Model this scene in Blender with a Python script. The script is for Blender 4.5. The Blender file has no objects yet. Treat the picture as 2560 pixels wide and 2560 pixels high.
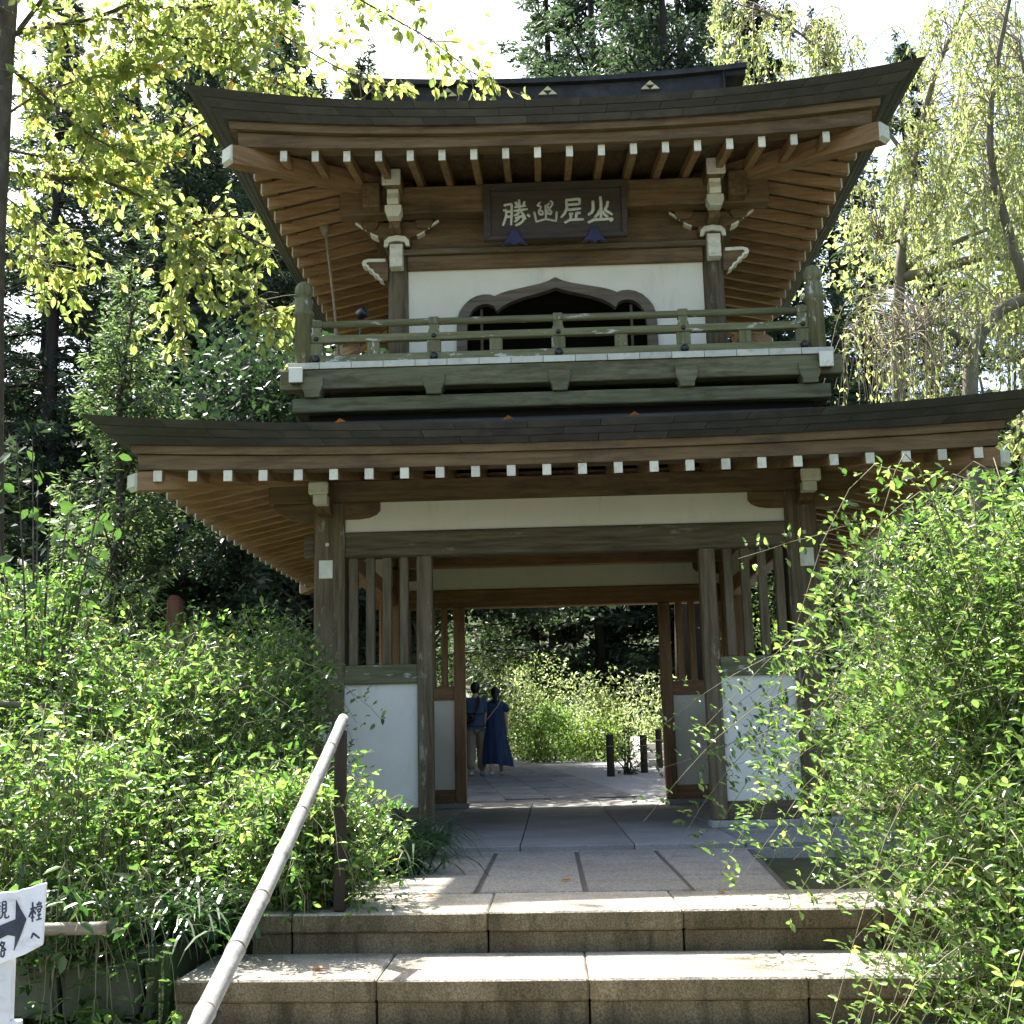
import bpy, bmesh, math, random
import numpy as np
from mathutils import Vector, Matrix
R = math.radians
rng = np.random.default_rng(7); random.seed(7)
scene = bpy.context.scene
COL = scene.collection

# ------------------------------------------------------------------ camera
CAM = np.array([-0.1627, -9.9164, 0.6795]); YAW, PITCH, ROLL, FPX = 0.0265, 0.188, -0.0227, 3055.54
_cy, _sy, _cp, _sp, _cr, _sr = (math.cos(YAW), math.sin(YAW), math.cos(PITCH), math.sin(PITCH), math.cos(ROLL), math.sin(ROLL))
FW = np.array([-_sy*_cp, _cy*_cp, _sp]); RT0 = np.array([_cy, _sy, 0.0]); UP0 = np.cross(RT0, FW)
RT = _cr*RT0 + _sr*UP0; UP = -_sr*RT0 + _cr*UP0
def at(px, py, Y):
    """photo pixel (2560 wide) to the point where its ray meets the upright plane at depth Y"""
    d = FW + (px-1280)/FPX*RT - (py-1280)/FPX*UP
    t = (Y-CAM[1])/d[1]
    return CAM + t*d
cam_d = bpy.data.cameras.new('camera'); cam = bpy.data.objects.new('camera', cam_d); COL.objects.link(cam)
cam_d.sensor_width = 36; cam_d.lens = FPX/2560*36; cam_d.clip_start = 0.05; cam_d.clip_end = 600
m = Matrix.Identity(4)
for i in range(3):
    m[i][0], m[i][1], m[i][2], m[i][3] = RT[i], UP[i], -FW[i], CAM[i]
cam.matrix_world = m
scene.camera = cam
# ------------------------------------------------------------------ light
SUN = Vector((-0.37, 0.54, 1.0)).normalized()            # towards the sun: behind the gate, to its left
elev = math.asin(SUN.z); azim = math.atan2(SUN.x, SUN.y)
world = bpy.data.worlds.new('World'); scene.world = world; world.use_nodes = True
wn = world.node_tree.nodes; wn.clear()
wo = wn.new('ShaderNodeOutputWorld'); wb = wn.new('ShaderNodeBackground'); ws = wn.new('ShaderNodeTexSky')
ws.sky_type = 'NISHITA'; ws.sun_disc = False; ws.sun_elevation = elev; ws.sun_rotation = azim
ws.air_density = 1.0; ws.dust_density = 4.0; ws.ozone_density = 0.3
wb.inputs['Strength'].default_value = 0.105
world.node_tree.links.new(ws.outputs[0], wb.inputs[0]); world.node_tree.links.new(wb.outputs[0], wo.inputs[0])
sun_d = bpy.data.lights.new('sun', 'SUN'); sun = bpy.data.objects.new('sun', sun_d); COL.objects.link(sun)
sun_d.energy = 5.0; sun_d.angle = R(0.53); sun_d.color = (1.0, 0.95, 0.86)
sun.rotation_euler = SUN.to_track_quat('Z', 'Y').to_euler(); sun.location = (-8, 12, 25)
scene.view_settings.view_transform = 'Standard'; scene.view_settings.look = 'None'
scene.view_settings.exposure = 2.08; scene.view_settings.gamma = 1
scene.cycles.use_denoising = True
scene.cycles.max_bounces = 10; scene.cycles.diffuse_bounces = 5; scene.cycles.transmission_bounces = 6
scene.cycles.caustics_reflective = False; scene.cycles.caustics_refractive = False
scene.cycles.sample_clamp_indirect = 6

# ------------------------------------------------------------------ materials
MATS = {}
def nt_new(name):
    mt = bpy.data.materials.new(name); mt.use_nodes = True
    nt = mt.node_tree; nt.nodes.clear()
    return mt, nt, nt.nodes, nt.links
def surf(name, cols, scale=(1, 1, 1), nsc=4.0, rough=0.75, bump=0.15, bsc=40.0, stain=None, stain_sc=2.0, stain_lo=0.5, stain_hi=0.62, spec=0.3, metal=0.0, detail=6, speck=None, stretch=None, vary=0.13):
    """noise-coloured surface: cols = 2-3 colours over stretched noise, stain = colour laid in patches, speck = fine dark/light grain"""
    mt, nt, N, L = nt_new(name)
    out = N.new('ShaderNodeOutputMaterial'); bs = N.new('ShaderNodeBsdfPrincipled'); L.new(bs.outputs[0], out.inputs[0])
    tc = N.new('ShaderNodeTexCoord'); oi = N.new('ShaderNodeObjectInfo')
    mul = N.new('ShaderNodeMath'); mul.operation = 'MULTIPLY'; mul.inputs[1].default_value = 37.0; L.new(oi.outputs['Random'], mul.inputs[0])
    add = N.new('ShaderNodeVectorMath'); add.operation = 'ADD'; L.new(tc.outputs['Object'], add.inputs[0]); L.new(mul.outputs[0], add.inputs[1])
    mp = N.new('ShaderNodeMapping'); mp.inputs['Scale'].default_value = scale; L.new(add.outputs[0], mp.inputs[0])
    nz = N.new('ShaderNodeTexNoise'); nz.inputs['Scale'].default_value = nsc; nz.inputs['Detail'].default_value = detail; nz.inputs['Roughness'].default_value = 0.65
    L.new(mp.outputs[0], nz.inputs['Vector'])
    rp = N.new('ShaderNodeValToRGB'); e = rp.color_ramp.elements
    e[0].position = 0.32; e[0].color = (*cols[0], 1); e[1].position = 0.7; e[1].color = (*cols[-1], 1)
    if len(cols) == 3:
        k = e.new(0.5); k.color = (*cols[1], 1)
    L.new(nz.outputs[0], rp.inputs[0]); c = rp.outputs[0]
    if stain is not None:
        n2 = N.new('ShaderNodeTexNoise'); n2.inputs['Scale'].default_value = stain_sc; n2.inputs['Detail'].default_value = 8; n2.inputs['Roughness'].default_value = 0.7
        sm = N.new('ShaderNodeMapping'); sm.inputs['Scale'].default_value = stretch or (1, 1, 1); L.new(add.outputs[0], sm.inputs[0]); L.new(sm.outputs[0], n2.inputs['Vector'])
        mr = N.new('ShaderNodeMapRange'); mr.inputs[1].default_value = stain_lo; mr.inputs[2].default_value = stain_hi; L.new(n2.outputs[0], mr.inputs[0])
        mx = N.new('ShaderNodeMixRGB'); mx.inputs[2].default_value = (*stain, 1); L.new(mr.outputs[0], mx.inputs[0]); L.new(c, mx.inputs[1]); c = mx.outputs[0]
    if speck is not None:
        n3 = N.new('ShaderNodeTexNoise'); n3.inputs['Scale'].default_value = speck[1]; n3.inputs['Detail'].default_value = 2
        L.new(tc.outputs['Object'], n3.inputs['Vector'])
        mr = N.new('ShaderNodeMapRange'); mr.inputs[1].default_value = 0.35; mr.inputs[2].default_value = 0.65; mr.inputs[3].default_value = 1-speck[0]; mr.inputs[4].default_value = 1+speck[0]; L.new(n3.outputs[0], mr.inputs[0])
        mm = N.new('ShaderNodeVectorMath'); mm.operation = 'SCALE'; L.new(c, mm.inputs[0]); L.new(mr.outputs[0], mm.inputs['Scale']); c = mm.outputs[0]
    vr = N.new('ShaderNodeMapRange'); vr.inputs[3].default_value = 1-vary; vr.inputs[4].default_value = 1+vary; L.new(oi.outputs['Random'], vr.inputs[0])
    vm = N.new('ShaderNodeVectorMath'); vm.operation = 'SCALE'; L.new(c, vm.inputs[0]); L.new(vr.outputs[0], vm.inputs['Scale']); c = vm.outputs[0]
    L.new(c, bs.inputs['Base Color'])
    bs.inputs['Roughness'].default_value = rough; bs.inputs['Metallic'].default_value = metal; bs.inputs['Specular IOR Level'].default_value = spec
    if bump > 0:
        nb = N.new('ShaderNodeTexNoise'); nb.inputs['Scale'].default_value = bsc; nb.inputs['Detail'].default_value = 5; L.new(mp.outputs[0], nb.inputs['Vector'])
        bp = N.new('ShaderNodeBump'); bp.inputs['Strength'].default_value = bump; bp.inputs['Distance'].default_value = 0.01
        L.new(nb.outputs[0], bp.inputs['Height']); L.new(bp.outputs[0], bs.inputs['Normal'])
    MATS[name] = mt
    return mt
def leafmat(name, dark, mid, light, trans, tfac=0.45, rough=0.45, spec=0.5, old=None):
    mt, nt, N, L = nt_new(name)
    out = N.new('ShaderNodeOutputMaterial'); bs = N.new('ShaderNodeBsdfPrincipled'); tr = N.new('ShaderNodeBsdfTranslucent'); mx = N.new('ShaderNodeMixShader')
    ge = N.new('ShaderNodeNewGeometry'); rp = N.new('ShaderNodeValToRGB'); e = rp.color_ramp.elements
    e[0].position = 0.05; e[0].color = (*dark, 1); e[1].position = 0.95; e[1].color = (*light, 1); k = e.new(0.5); k.color = (*mid, 1)
    e[len(e)-1].position = 0.972; k = e.new(0.99); k.color = (*(old or light), 1)
    L.new(ge.outputs['Random Per Island'], rp.inputs[0]); L.new(rp.outputs[0], bs.inputs['Base Color'])
    m2 = N.new('ShaderNodeMixRGB'); m2.blend_type = 'MULTIPLY'; m2.inputs[0].default_value = 1.0; m2.inputs[2].default_value = (*trans, 1)
    L.new(rp.outputs[0], m2.inputs[1]); L.new(m2.outputs[0], tr.inputs['Color'])
    bs.inputs['Roughness'].default_value = rough; bs.inputs['Specular IOR Level'].default_value = spec
    mx.inputs[0].default_value = tfac; L.new(bs.outputs[0], mx.inputs[1]); L.new(tr.outputs[0], mx.inputs[2]); L.new(mx.outputs[0], out.inputs[0])
    MATS[name] = mt
    return mt
def woods(name, cols, **k):
    for ax, sc in (('x', (1, 14, 14)), ('y', (14, 1, 14)), ('z', (14, 14, 1))):
        k['stretch'] = {'x': (1, 3.5, 3.5), 'y': (3.5, 1, 3.5), 'z': (3.5, 3.5, 1)}[ax]
        surf(name+'_'+ax, cols, scale=sc, nsc=2.2, bsc=9.0, **k)
woods('wood', [(0.098, 0.06, 0.027), (0.155, 0.099, 0.046), (0.21, 0.14, 0.07)], rough=0.62, bump=0.25, stain=(0.065, 0.043, 0.022), stain_sc=1.6, stain_lo=0.48, stain_hi=0.68)
woods('aged', [(0.07, 0.054, 0.028), (0.125, 0.10, 0.057), (0.175, 0.145, 0.088)], rough=0.85, bump=0.5, stain=(0.22, 0.21, 0.15), stain_sc=3.0, stain_lo=0.61, stain_hi=0.69)
woods('green', [(0.095, 0.098, 0.046), (0.145, 0.145, 0.072), (0.195, 0.19, 0.11)], rough=0.85, bump=0.5, stain=(0.42, 0.42, 0.36), stain_sc=4.0, stain_lo=0.585, stain_hi=0.615)
woods('beam', [(0.08, 0.085, 0.04), (0.135, 0.135, 0.07), (0.185, 0.182, 0.105)], rough=0.85, bump=0.4, stain=(0.075, 0.065, 0.032), stain_sc=1.6, stain_lo=0.5, stain_hi=0.65)
woods('pillar', [(0.072, 0.054, 0.028), (0.13, 0.10, 0.056), (0.185, 0.15, 0.09)], rough=0.85, bump=0.5, stain=(0.28, 0.27, 0.2), stain_sc=3.0, stain_lo=0.585, stain_hi=0.64)
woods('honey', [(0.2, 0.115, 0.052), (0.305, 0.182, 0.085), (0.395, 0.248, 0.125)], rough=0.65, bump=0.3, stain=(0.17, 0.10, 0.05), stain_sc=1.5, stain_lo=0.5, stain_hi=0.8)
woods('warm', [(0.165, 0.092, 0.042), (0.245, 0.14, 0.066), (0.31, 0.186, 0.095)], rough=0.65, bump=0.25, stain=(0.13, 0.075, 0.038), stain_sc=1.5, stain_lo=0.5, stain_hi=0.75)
surf('white', [(0.60, 0.60, 0.47), (0.74, 0.73, 0.60)], nsc=9, rough=0.75, bump=0.08, stain=(0.42, 0.41, 0.28), stain_sc=13, stain_lo=0.54, stain_hi=0.72, vary=0.16)
surf('plaster', [(0.70, 0.68, 0.54), (0.78, 0.76, 0.63)], nsc=1.5, rough=0.9, bump=0.06, bsc=90, stain=(0.56, 0.53, 0.40), stain_sc=2.6, stain_lo=0.56, stain_hi=0.8, stretch=(2.2, 2.2, 0.4), vary=0.03)
surf('plaster_low', [(0.72, 0.71, 0.60), (0.81, 0.79, 0.69)], nsc=2, rough=0.9, bump=0.06, bsc=90, stain=(0.46, 0.45, 0.34), stain_sc=3.2, stain_lo=0.585, stain_hi=0.78, stretch=(1.8, 1.8, 0.6), vary=0.03)
surf('roofing', [(0.036, 0.035, 0.032), (0.06, 0.057, 0.052)], scale=(1, 1, 6), nsc=5, rough=0.6, bump=0.2, stain=(0.075, 0.07, 0.06), stain_sc=2, spec=0.4)
surf('ridge_metal', [(0.028, 0.028, 0.03), (0.05, 0.049, 0.05)], nsc=4, rough=0.7, bump=0.1, spec=0.2, stain=(0.06, 0.058, 0.055), stain_sc=3)
surf('gilt', [(0.62, 0.54, 0.30), (0.75, 0.68, 0.42)], nsc=8, rough=0.4, bump=0.02)
surf('plaque_board', [(0.04, 0.032, 0.024), (0.072, 0.056, 0.042)], scale=(1, 10, 10), nsc=3, rough=0.6, bump=0.2, bsc=10)
woods('frame', [(0.10, 0.08, 0.055), (0.15, 0.122, 0.088), (0.2, 0.168, 0.125)], rough=0.8, bump=0.3)
surf('white_worn', [(0.46, 0.47, 0.38), (0.60, 0.60, 0.51)], nsc=9, rough=0.8, bump=0.1, stain=(0.3, 0.3, 0.2), stain_sc=10, stain_lo=0.55, stain_hi=0.75)
surf('mortar', [(0.06, 0.058, 0.048), (0.11, 0.105, 0.09)], nsc=20, rough=1.0, bump=0.3)
surf('path_stone', [(0.13, 0.135, 0.14), (0.2, 0.205, 0.21)], nsc=3, rough=0.85, bump=0.15, stain=(0.1, 0.1, 0.1), stain_sc=2, speck=(0.2, 90))
surf('letter', [(0.50, 0.52, 0.42), (0.58, 0.6, 0.5)], nsc=8, rough=0.6, bump=0.0)
surf('bracket_blue', [(0.02, 0.02, 0.06), (0.03, 0.03, 0.085)], nsc=6, rough=0.35, bump=0.0)
surf('nail_iron', [(0.006, 0.007, 0.012), (0.012, 0.013, 0.02)], nsc=10, rough=0.35, bump=0.0, spec=0.6)
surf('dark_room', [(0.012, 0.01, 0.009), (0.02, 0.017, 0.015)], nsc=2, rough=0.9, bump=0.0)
surf('granite', [(0.30, 0.29, 0.26), (0.40, 0.39, 0.36)], nsc=3, rough=0.85, bump=0.35, bsc=90, stain=(0.22, 0.21, 0.17), stain_sc=3, stain_lo=0.5, stain_hi=0.8, speck=(0.28, 160))
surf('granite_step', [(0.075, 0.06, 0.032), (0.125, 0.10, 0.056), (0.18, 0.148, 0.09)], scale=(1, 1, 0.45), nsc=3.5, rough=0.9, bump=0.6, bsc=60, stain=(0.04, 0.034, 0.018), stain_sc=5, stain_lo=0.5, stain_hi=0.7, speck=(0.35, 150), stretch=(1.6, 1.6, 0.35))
surf('granite_sunlit_top', [(0.25, 0.23, 0.185), (0.36, 0.335, 0.28)], nsc=3, rough=0.9, bump=0.5, bsc=80, stain=(0.16, 0.14, 0.10), stain_sc=3.5, stain_lo=0.5, stain_hi=0.72, speck=(0.35, 130))  # paler granite for the step tops, with the sunlight painted in
surf('slab', [(0.21, 0.21, 0.205), (0.30, 0.295, 0.285)], nsc=2.5, rough=0.6, bump=0.12, bsc=90, stain=(0.2, 0.19, 0.165), stain_sc=2.2, stain_lo=0.5, stain_hi=0.8, speck=(0.2, 140))
surf('paver', [(0.16, 0.155, 0.135), (0.27, 0.26, 0.235)], nsc=4, rough=0.9, bump=0.5, bsc=70, stain=(0.14, 0.135, 0.10), stain_sc=4, stain_lo=0.5, stain_hi=0.75, speck=(0.35, 100))
surf('gravel', [(0.16, 0.165, 0.175), (0.28, 0.285, 0.30)], nsc=45, rough=0.95, bump=0.8, bsc=60, stain=(0.14, 0.12, 0.09), stain_sc=0.7, stain_lo=0.58, stain_hi=0.75)
surf('soil', [(0.03, 0.024, 0.014), (0.06, 0.05, 0.03)], nsc=6, rough=1.0, bump=0.8, bsc=30, stain=(0.035, 0.06, 0.015), stain_sc=0.9, stain_lo=0.42, stain_hi=0.6)
surf('moss_stone', [(0.075, 0.075, 0.05), (0.17, 0.17, 0.13)], nsc=5, rough=0.95, bump=0.8, bsc=25, stain=(0.04, 0.06, 0.018), stain_sc=2.5, stain_lo=0.42, stain_hi=0.6)
surf('bark', [(0.05, 0.04, 0.03), (0.12, 0.10, 0.075)], scale=(1, 1, 0.35), nsc=7, rough=0.95, bump=1.0, bsc=20, stain=(0.16, 0.18, 0.12), stain_sc=5, stain_lo=0.55, stain_hi=0.68)
surf('bark_dark', [(0.022, 0.017, 0.013), (0.06, 0.045, 0.035)], scale=(1, 1, 0.2), nsc=5, rough=0.95, bump=1.0, bsc=12)
surf('bark_pale', [(0.12, 0.10, 0.075), (0.26, 0.23, 0.18)], scale=(1, 1, 0.35), nsc=7, rough=0.95, bump=0.8, bsc=20, stain=(0.13, 0.15, 0.08), stain_sc=4, stain_lo=0.5, stain_hi=0.65)
surf('twig', [(0.16, 0.13, 0.09), (0.3, 0.26, 0.19)], nsc=12, rough=0.9, bump=0.0)
surf('stem', [(0.10, 0.11, 0.05), (0.2, 0.18, 0.10)], nsc=12, rough=0.8, bump=0.0)
surf('bamboo', [(0.19, 0.185, 0.17), (0.30, 0.295, 0.27)], scale=(10, 1, 10), nsc=3, rough=0.5, bump=0.12, bsc=8, stain=(0.10, 0.10, 0.095), stain_sc=7, stain_lo=0.53, stain_hi=0.72, spec=0.5)
surf('bamboo_old', [(0.15, 0.125, 0.09), (0.27, 0.235, 0.175)], scale=(1, 8, 8), nsc=4, rough=0.6, bump=0.1, stain=(0.12, 0.1, 0.07), stain_sc=7)
surf('bamboo_hole', [(0.04, 0.03, 0.02), (0.08, 0.06, 0.04)], nsc=9, rough=0.9, bump=0.0)
surf('sign_paint', [(0.52, 0.54, 0.54), (0.66, 0.68, 0.68)], nsc=5, rough=0.8, bump=0.2, stain=(0.36, 0.36, 0.33), stain_sc=7, stain_lo=0.53, stain_hi=0.72, stretch=(1, 1, 2))
surf('ink', [(0.02, 0.024, 0.032), (0.06, 0.066, 0.08)], nsc=9, rough=0.8, bump=0.0)
surf('red_wood', [(0.10, 0.035, 0.02), (0.17, 0.07, 0.04)], scale=(10, 10, 1), nsc=3, rough=0.85, bump=0.3)
surf('rope', [(0.2, 0.17, 0.12), (0.32, 0.28, 0.2)], nsc=30, rough=0.95, bump=0.3)
surf('stone_pale', [(0.45, 0.43, 0.38), (0.6, 0.58, 0.53)], nsc=5, rough=0.9, bump=0.3, speck=(0.2, 80))
surf('rock', [(0.2, 0.21, 0.21), (0.32, 0.33, 0.33)], nsc=3, rough=0.95, bump=0.6, stain=(0.15, 0.18, 0.1), stain_sc=2)
surf('skin', [(0.45, 0.27, 0.19), (0.5, 0.31, 0.22)], nsc=5, rough=0.6, bump=0.0)
surf('hair', [(0.006, 0.005, 0.005), (0.014, 0.012, 0.012)], scale=(8, 8, 1), nsc=10, rough=0.45, bump=0.1)
surf('shirt', [(0.05, 0.075, 0.13), (0.075, 0.105, 0.17)], nsc=5, rough=0.9, bump=0.25, bsc=14)
surf('collar', [(0.42, 0.46, 0.58), (0.5, 0.54, 0.66)], nsc=5, rough=0.9, bump=0.0)
surf('trousers', [(0.21, 0.18, 0.13), (0.28, 0.245, 0.18)], nsc=4, rough=0.9, bump=0.35, bsc=10)
surf('dress', [(0.016, 0.032, 0.08), (0.035, 0.06, 0.135)], scale=(5, 5, 0.6), nsc=5, rough=0.9, bump=0.6, bsc=8)
surf('shoe', [(0.42, 0.42, 0.42), (0.6, 0.6, 0.6)], nsc=9, rough=0.7, bump=0.0)
surf('bag', [(0.012, 0.008, 0.007), (0.025, 0.016, 0.013)], nsc=9, rough=0.5, bump=0.1)
surf('strap', [(0.4, 0.33, 0.25), (0.48, 0.4, 0.3)], nsc=9, rough=0.7, bump=0.0)
surf('straw', [(0.5, 0.46, 0.34), (0.62, 0.58, 0.45)], nsc=20, rough=0.9, bump=0.2)
leafmat('leaf_cherry', (0.065, 0.095, 0.03), (0.115, 0.145, 0.045), (0.18, 0.195, 0.07), (3.9, 3.9, 3.0), 0.6, old=(0.27, 0.17, 0.05))
leafmat('leaf_oak', (0.012, 0.024, 0.013), (0.02, 0.038, 0.019), (0.035, 0.056, 0.028), (2.2, 2.5, 1.6), 0.25, rough=0.55)
leafmat('leaf_weeping', (0.12, 0.15, 0.055), (0.17, 0.20, 0.075), (0.24, 0.25, 0.11), (2.8, 2.9, 2.4), 0.5)
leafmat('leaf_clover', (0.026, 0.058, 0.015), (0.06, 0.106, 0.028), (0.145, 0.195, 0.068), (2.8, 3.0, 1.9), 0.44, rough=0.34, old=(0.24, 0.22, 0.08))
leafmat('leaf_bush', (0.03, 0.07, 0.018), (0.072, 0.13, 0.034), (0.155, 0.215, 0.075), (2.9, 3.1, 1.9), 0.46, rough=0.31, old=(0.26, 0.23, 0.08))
leafmat('leaf_broad', (0.02, 0.05, 0.016), (0.036, 0.075, 0.022), (0.07, 0.12, 0.036), (2.6, 2.9, 1.7), 0.35, rough=0.33)
leafmat('leaf_conifer', (0.022, 0.038, 0.022), (0.036, 0.058, 0.032), (0.06, 0.088, 0.05), (2.3, 2.5, 1.8), 0.3, rough=0.6)
leafmat('leaf_cypress', (0.06, 0.10, 0.045), (0.095, 0.14, 0.062), (0.15, 0.195, 0.095), (2.4, 2.6, 1.7), 0.35, rough=0.55)
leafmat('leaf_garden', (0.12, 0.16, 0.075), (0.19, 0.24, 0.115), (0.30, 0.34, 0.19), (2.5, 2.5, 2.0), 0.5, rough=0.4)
leafmat('leaf_maple', (0.06, 0.10, 0.03), (0.09, 0.14, 0.04), (0.14, 0.19, 0.06), (3.0, 3.0, 1.8), 0.45, rough=0.45)
leafmat('leaf_strap', (0.018, 0.045, 0.018), (0.03, 0.065, 0.026), (0.05, 0.09, 0.035), (2.4, 3.0, 1.6), 0.35, rough=0.32)
leafmat('leaf_dry', (0.25, 0.07, 0.02), (0.35, 0.14, 0.03), (0.42, 0.25, 0.06), (1.5, 1.3, 1.0), 0.3)
leafmat('petal', (0.25, 0.04, 0.16), (0.32, 0.06, 0.2), (0.4, 0.1, 0.28), (1.5, 1.3, 1.5), 0.3)
M = MATS

# ------------------------------------------------------------------ object helpers
WL = {}                                                   # world location of every object used as a parent
def reg(o, parent, loc, rot=None):
    COL.objects.link(o)
    o.location = loc
    if rot is not None: o.rotation_euler = rot
    WL[o] = Vector(loc)
    if parent is not None:
        o.parent = parent
        o.matrix_parent_inverse = Matrix.Translation(-WL[parent])
        if parent.rotation_euler.z or parent.rotation_euler.x or parent.rotation_euler.y:
            o.matrix_parent_inverse = (Matrix.Translation(WL[parent]) @ parent.rotation_euler.to_matrix().to_4x4()).inverted()
    return o
def thing(name, label, cat, loc=(0, 0, 0), group=None):
    o = bpy.data.objects.new(name, None); o.empty_display_size = 0.2
    reg(o, None, loc); o['label'] = label; o['category'] = cat
    if group: o['group'] = group
    return o
def tag(o, label, cat, group=None):
    o['label'] = label; o['category'] = cat
    if group: o['group'] = group
    return o
def mk(name, verts, faces, mat, parent=None, loc=(0, 0, 0), rot=None, smooth=False, midx=None):
    me = bpy.data.meshes.new(name); me.from_pydata([tuple(v) for v in verts], [], [tuple(f) for f in faces])
    for mm in (mat if isinstance(mat, (list, tuple)) else [mat]): me.materials.append(M[mm] if isinstance(mm, str) else mm)
    if midx is not None: me.polygons.foreach_set('material_index', midx)
    if smooth: me.polygons.foreach_set('use_smooth', [True]*len(me.polygons))
    me.update()
    o = bpy.data.objects.new(name, me)
    return reg(o, parent, loc, rot)
def share(src, parent, loc, rot=None, name=None):
    o = bpy.data.objects.new(name or src.name.split('.')[0], src.data)
    return reg(o, parent, loc, rot)
def recalc(me):
    bm = bmesh.new(); bm.from_mesh(me); bmesh.ops.recalc_face_normals(bm, faces=bm.faces); bm.to_mesh(me); bm.free()
def box(name, x0, x1, y0, y1, z0, z1, mat, parent=None, bev=0.006):
    """bevelled box, origin at its centre"""
    bm = bmesh.new(); bmesh.ops.create_cube(bm, size=1.0)
    sx, sy, sz = x1-x0, y1-y0, z1-z0
    bmesh.ops.scale(bm, vec=(sx, sy, sz), verts=bm.verts)
    if bev > 0:
        bmesh.ops.bevel(bm, geom=bm.edges, offset=min(bev, 0.3*min(sx, sy, sz)), segments=1, profile=0.5, affect='EDGES')
    me = bpy.data.meshes.new(name); bm.to_mesh(me); bm.free()
    me.materials.append(M[mat]); o = bpy.data.objects.new(name, me)
    return reg(o, parent, ((x0+x1)/2, (y0+y1)/2, (z0+z1)/2))
def prism(name, poly, axis, a0, a1, mat, parent=None, bev=0.0, loc0=(0, 0, 0), smooth=False):
    """polygon extruded along an axis; poly in the two other axes (x,z for 'y'; y,z for 'x'; x,y for 'z')"""
    def P(u, v, a):
        return {'y': (u, a, v), 'x': (a, u, v), 'z': (u, v, a)}[axis]
    c = np.mean(poly, axis=0); ca = (a0+a1)/2; C0 = P(c[0], c[1], ca)
    V = [P(u-c[0], v-c[1], a0-ca) for u, v in poly] + [P(u-c[0], v-c[1], a1-ca) for u, v in poly]
    n = len(poly)
    F = [list(range(n)), list(range(2*n-1, n-1, -1))] + [[i, (i+1) % n, n+(i+1) % n, n+i] for i in range(n)]
    o = mk(name, V, F, mat, parent, tuple(np.array(C0)+np.array(loc0)))
    bm = bmesh.new(); bm.from_mesh(o.data); bmesh.ops.recalc_face_normals(bm, faces=bm.faces)
    if bev > 0: bmesh.ops.bevel(bm, geom=[e for e in bm.edges], offset=bev, segments=1, affect='EDGES', clamp_overlap=True)
    bm.to_mesh(o.data); bm.free()
    return o
def tube(pts, rad, sides=6, cap=True):
    pts = np.asarray(pts, float); n = len(pts); rad = np.broadcast_to(np.asarray(rad, float), (n,))
    t = np.gradient(pts, axis=0); t /= np.linalg.norm(t, axis=1)[:, None]+1e-9
    a = np.array([0.0, 0, 1]) if abs(t[0][2]) < 0.9 else np.array([1.0, 0, 0])
    u = np.cross(t[0], a); u /= np.linalg.norm(u)
    V = []
    for i in range(n):
        u = u-t[i]*np.dot(u, t[i]); u /= np.linalg.norm(u)+1e-9
        w = np.cross(t[i], u)
        for k in range(sides):
            an = 2*math.pi*k/sides
            V.append(pts[i]+rad[i]*(math.cos(an)*u+math.sin(an)*w))
    F = []
    for i in range(n-1):
        for k in range(sides):
            k2 = (k+1) % sides
            F.append((i*sides+k, i*sides+k2, (i+1)*sides+k2, (i+1)*sides+k))
    if cap:
        F.append(tuple(range(sides-1, -1, -1))); F.append(tuple((n-1)*sides+k for k in range(sides)))
    return V, F
class Bag:
    def __init__(s): s.v = []; s.f = []
    def add(s, vf):
        b = len(s.v); s.v.extend(vf[0]); s.f.extend(tuple(i+b for i in f) for f in vf[1])
    def build(s, name, mat, parent=None, smooth=True, loc=(0, 0, 0)):
        V = np.asarray(s.v, float)-np.asarray(loc, float)
        return mk(name, V, s.f, mat, parent, loc, smooth=smooth)
def lathe(prof, sides=16):
    V = []; F = []
    for r, z in prof:
        for k in range(sides):
            a = 2*math.pi*k/sides; V.append((r*math.cos(a), r*math.sin(a), z))
    for i in range(len(prof)-1):
        for k in range(sides):
            k2 = (k+1) % sides; F.append((i*sides+k, i*sides+k2, (i+1)*sides+k2, (i+1)*sides+k))
    F.append(tuple(range(sides-1, -1, -1))); F.append(tuple((len(prof)-1)*sides+k for k in range(sides)))
    return V, F
def norm(a): return a/(np.linalg.norm(a, axis=-1, keepdims=True)+1e-9)
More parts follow.
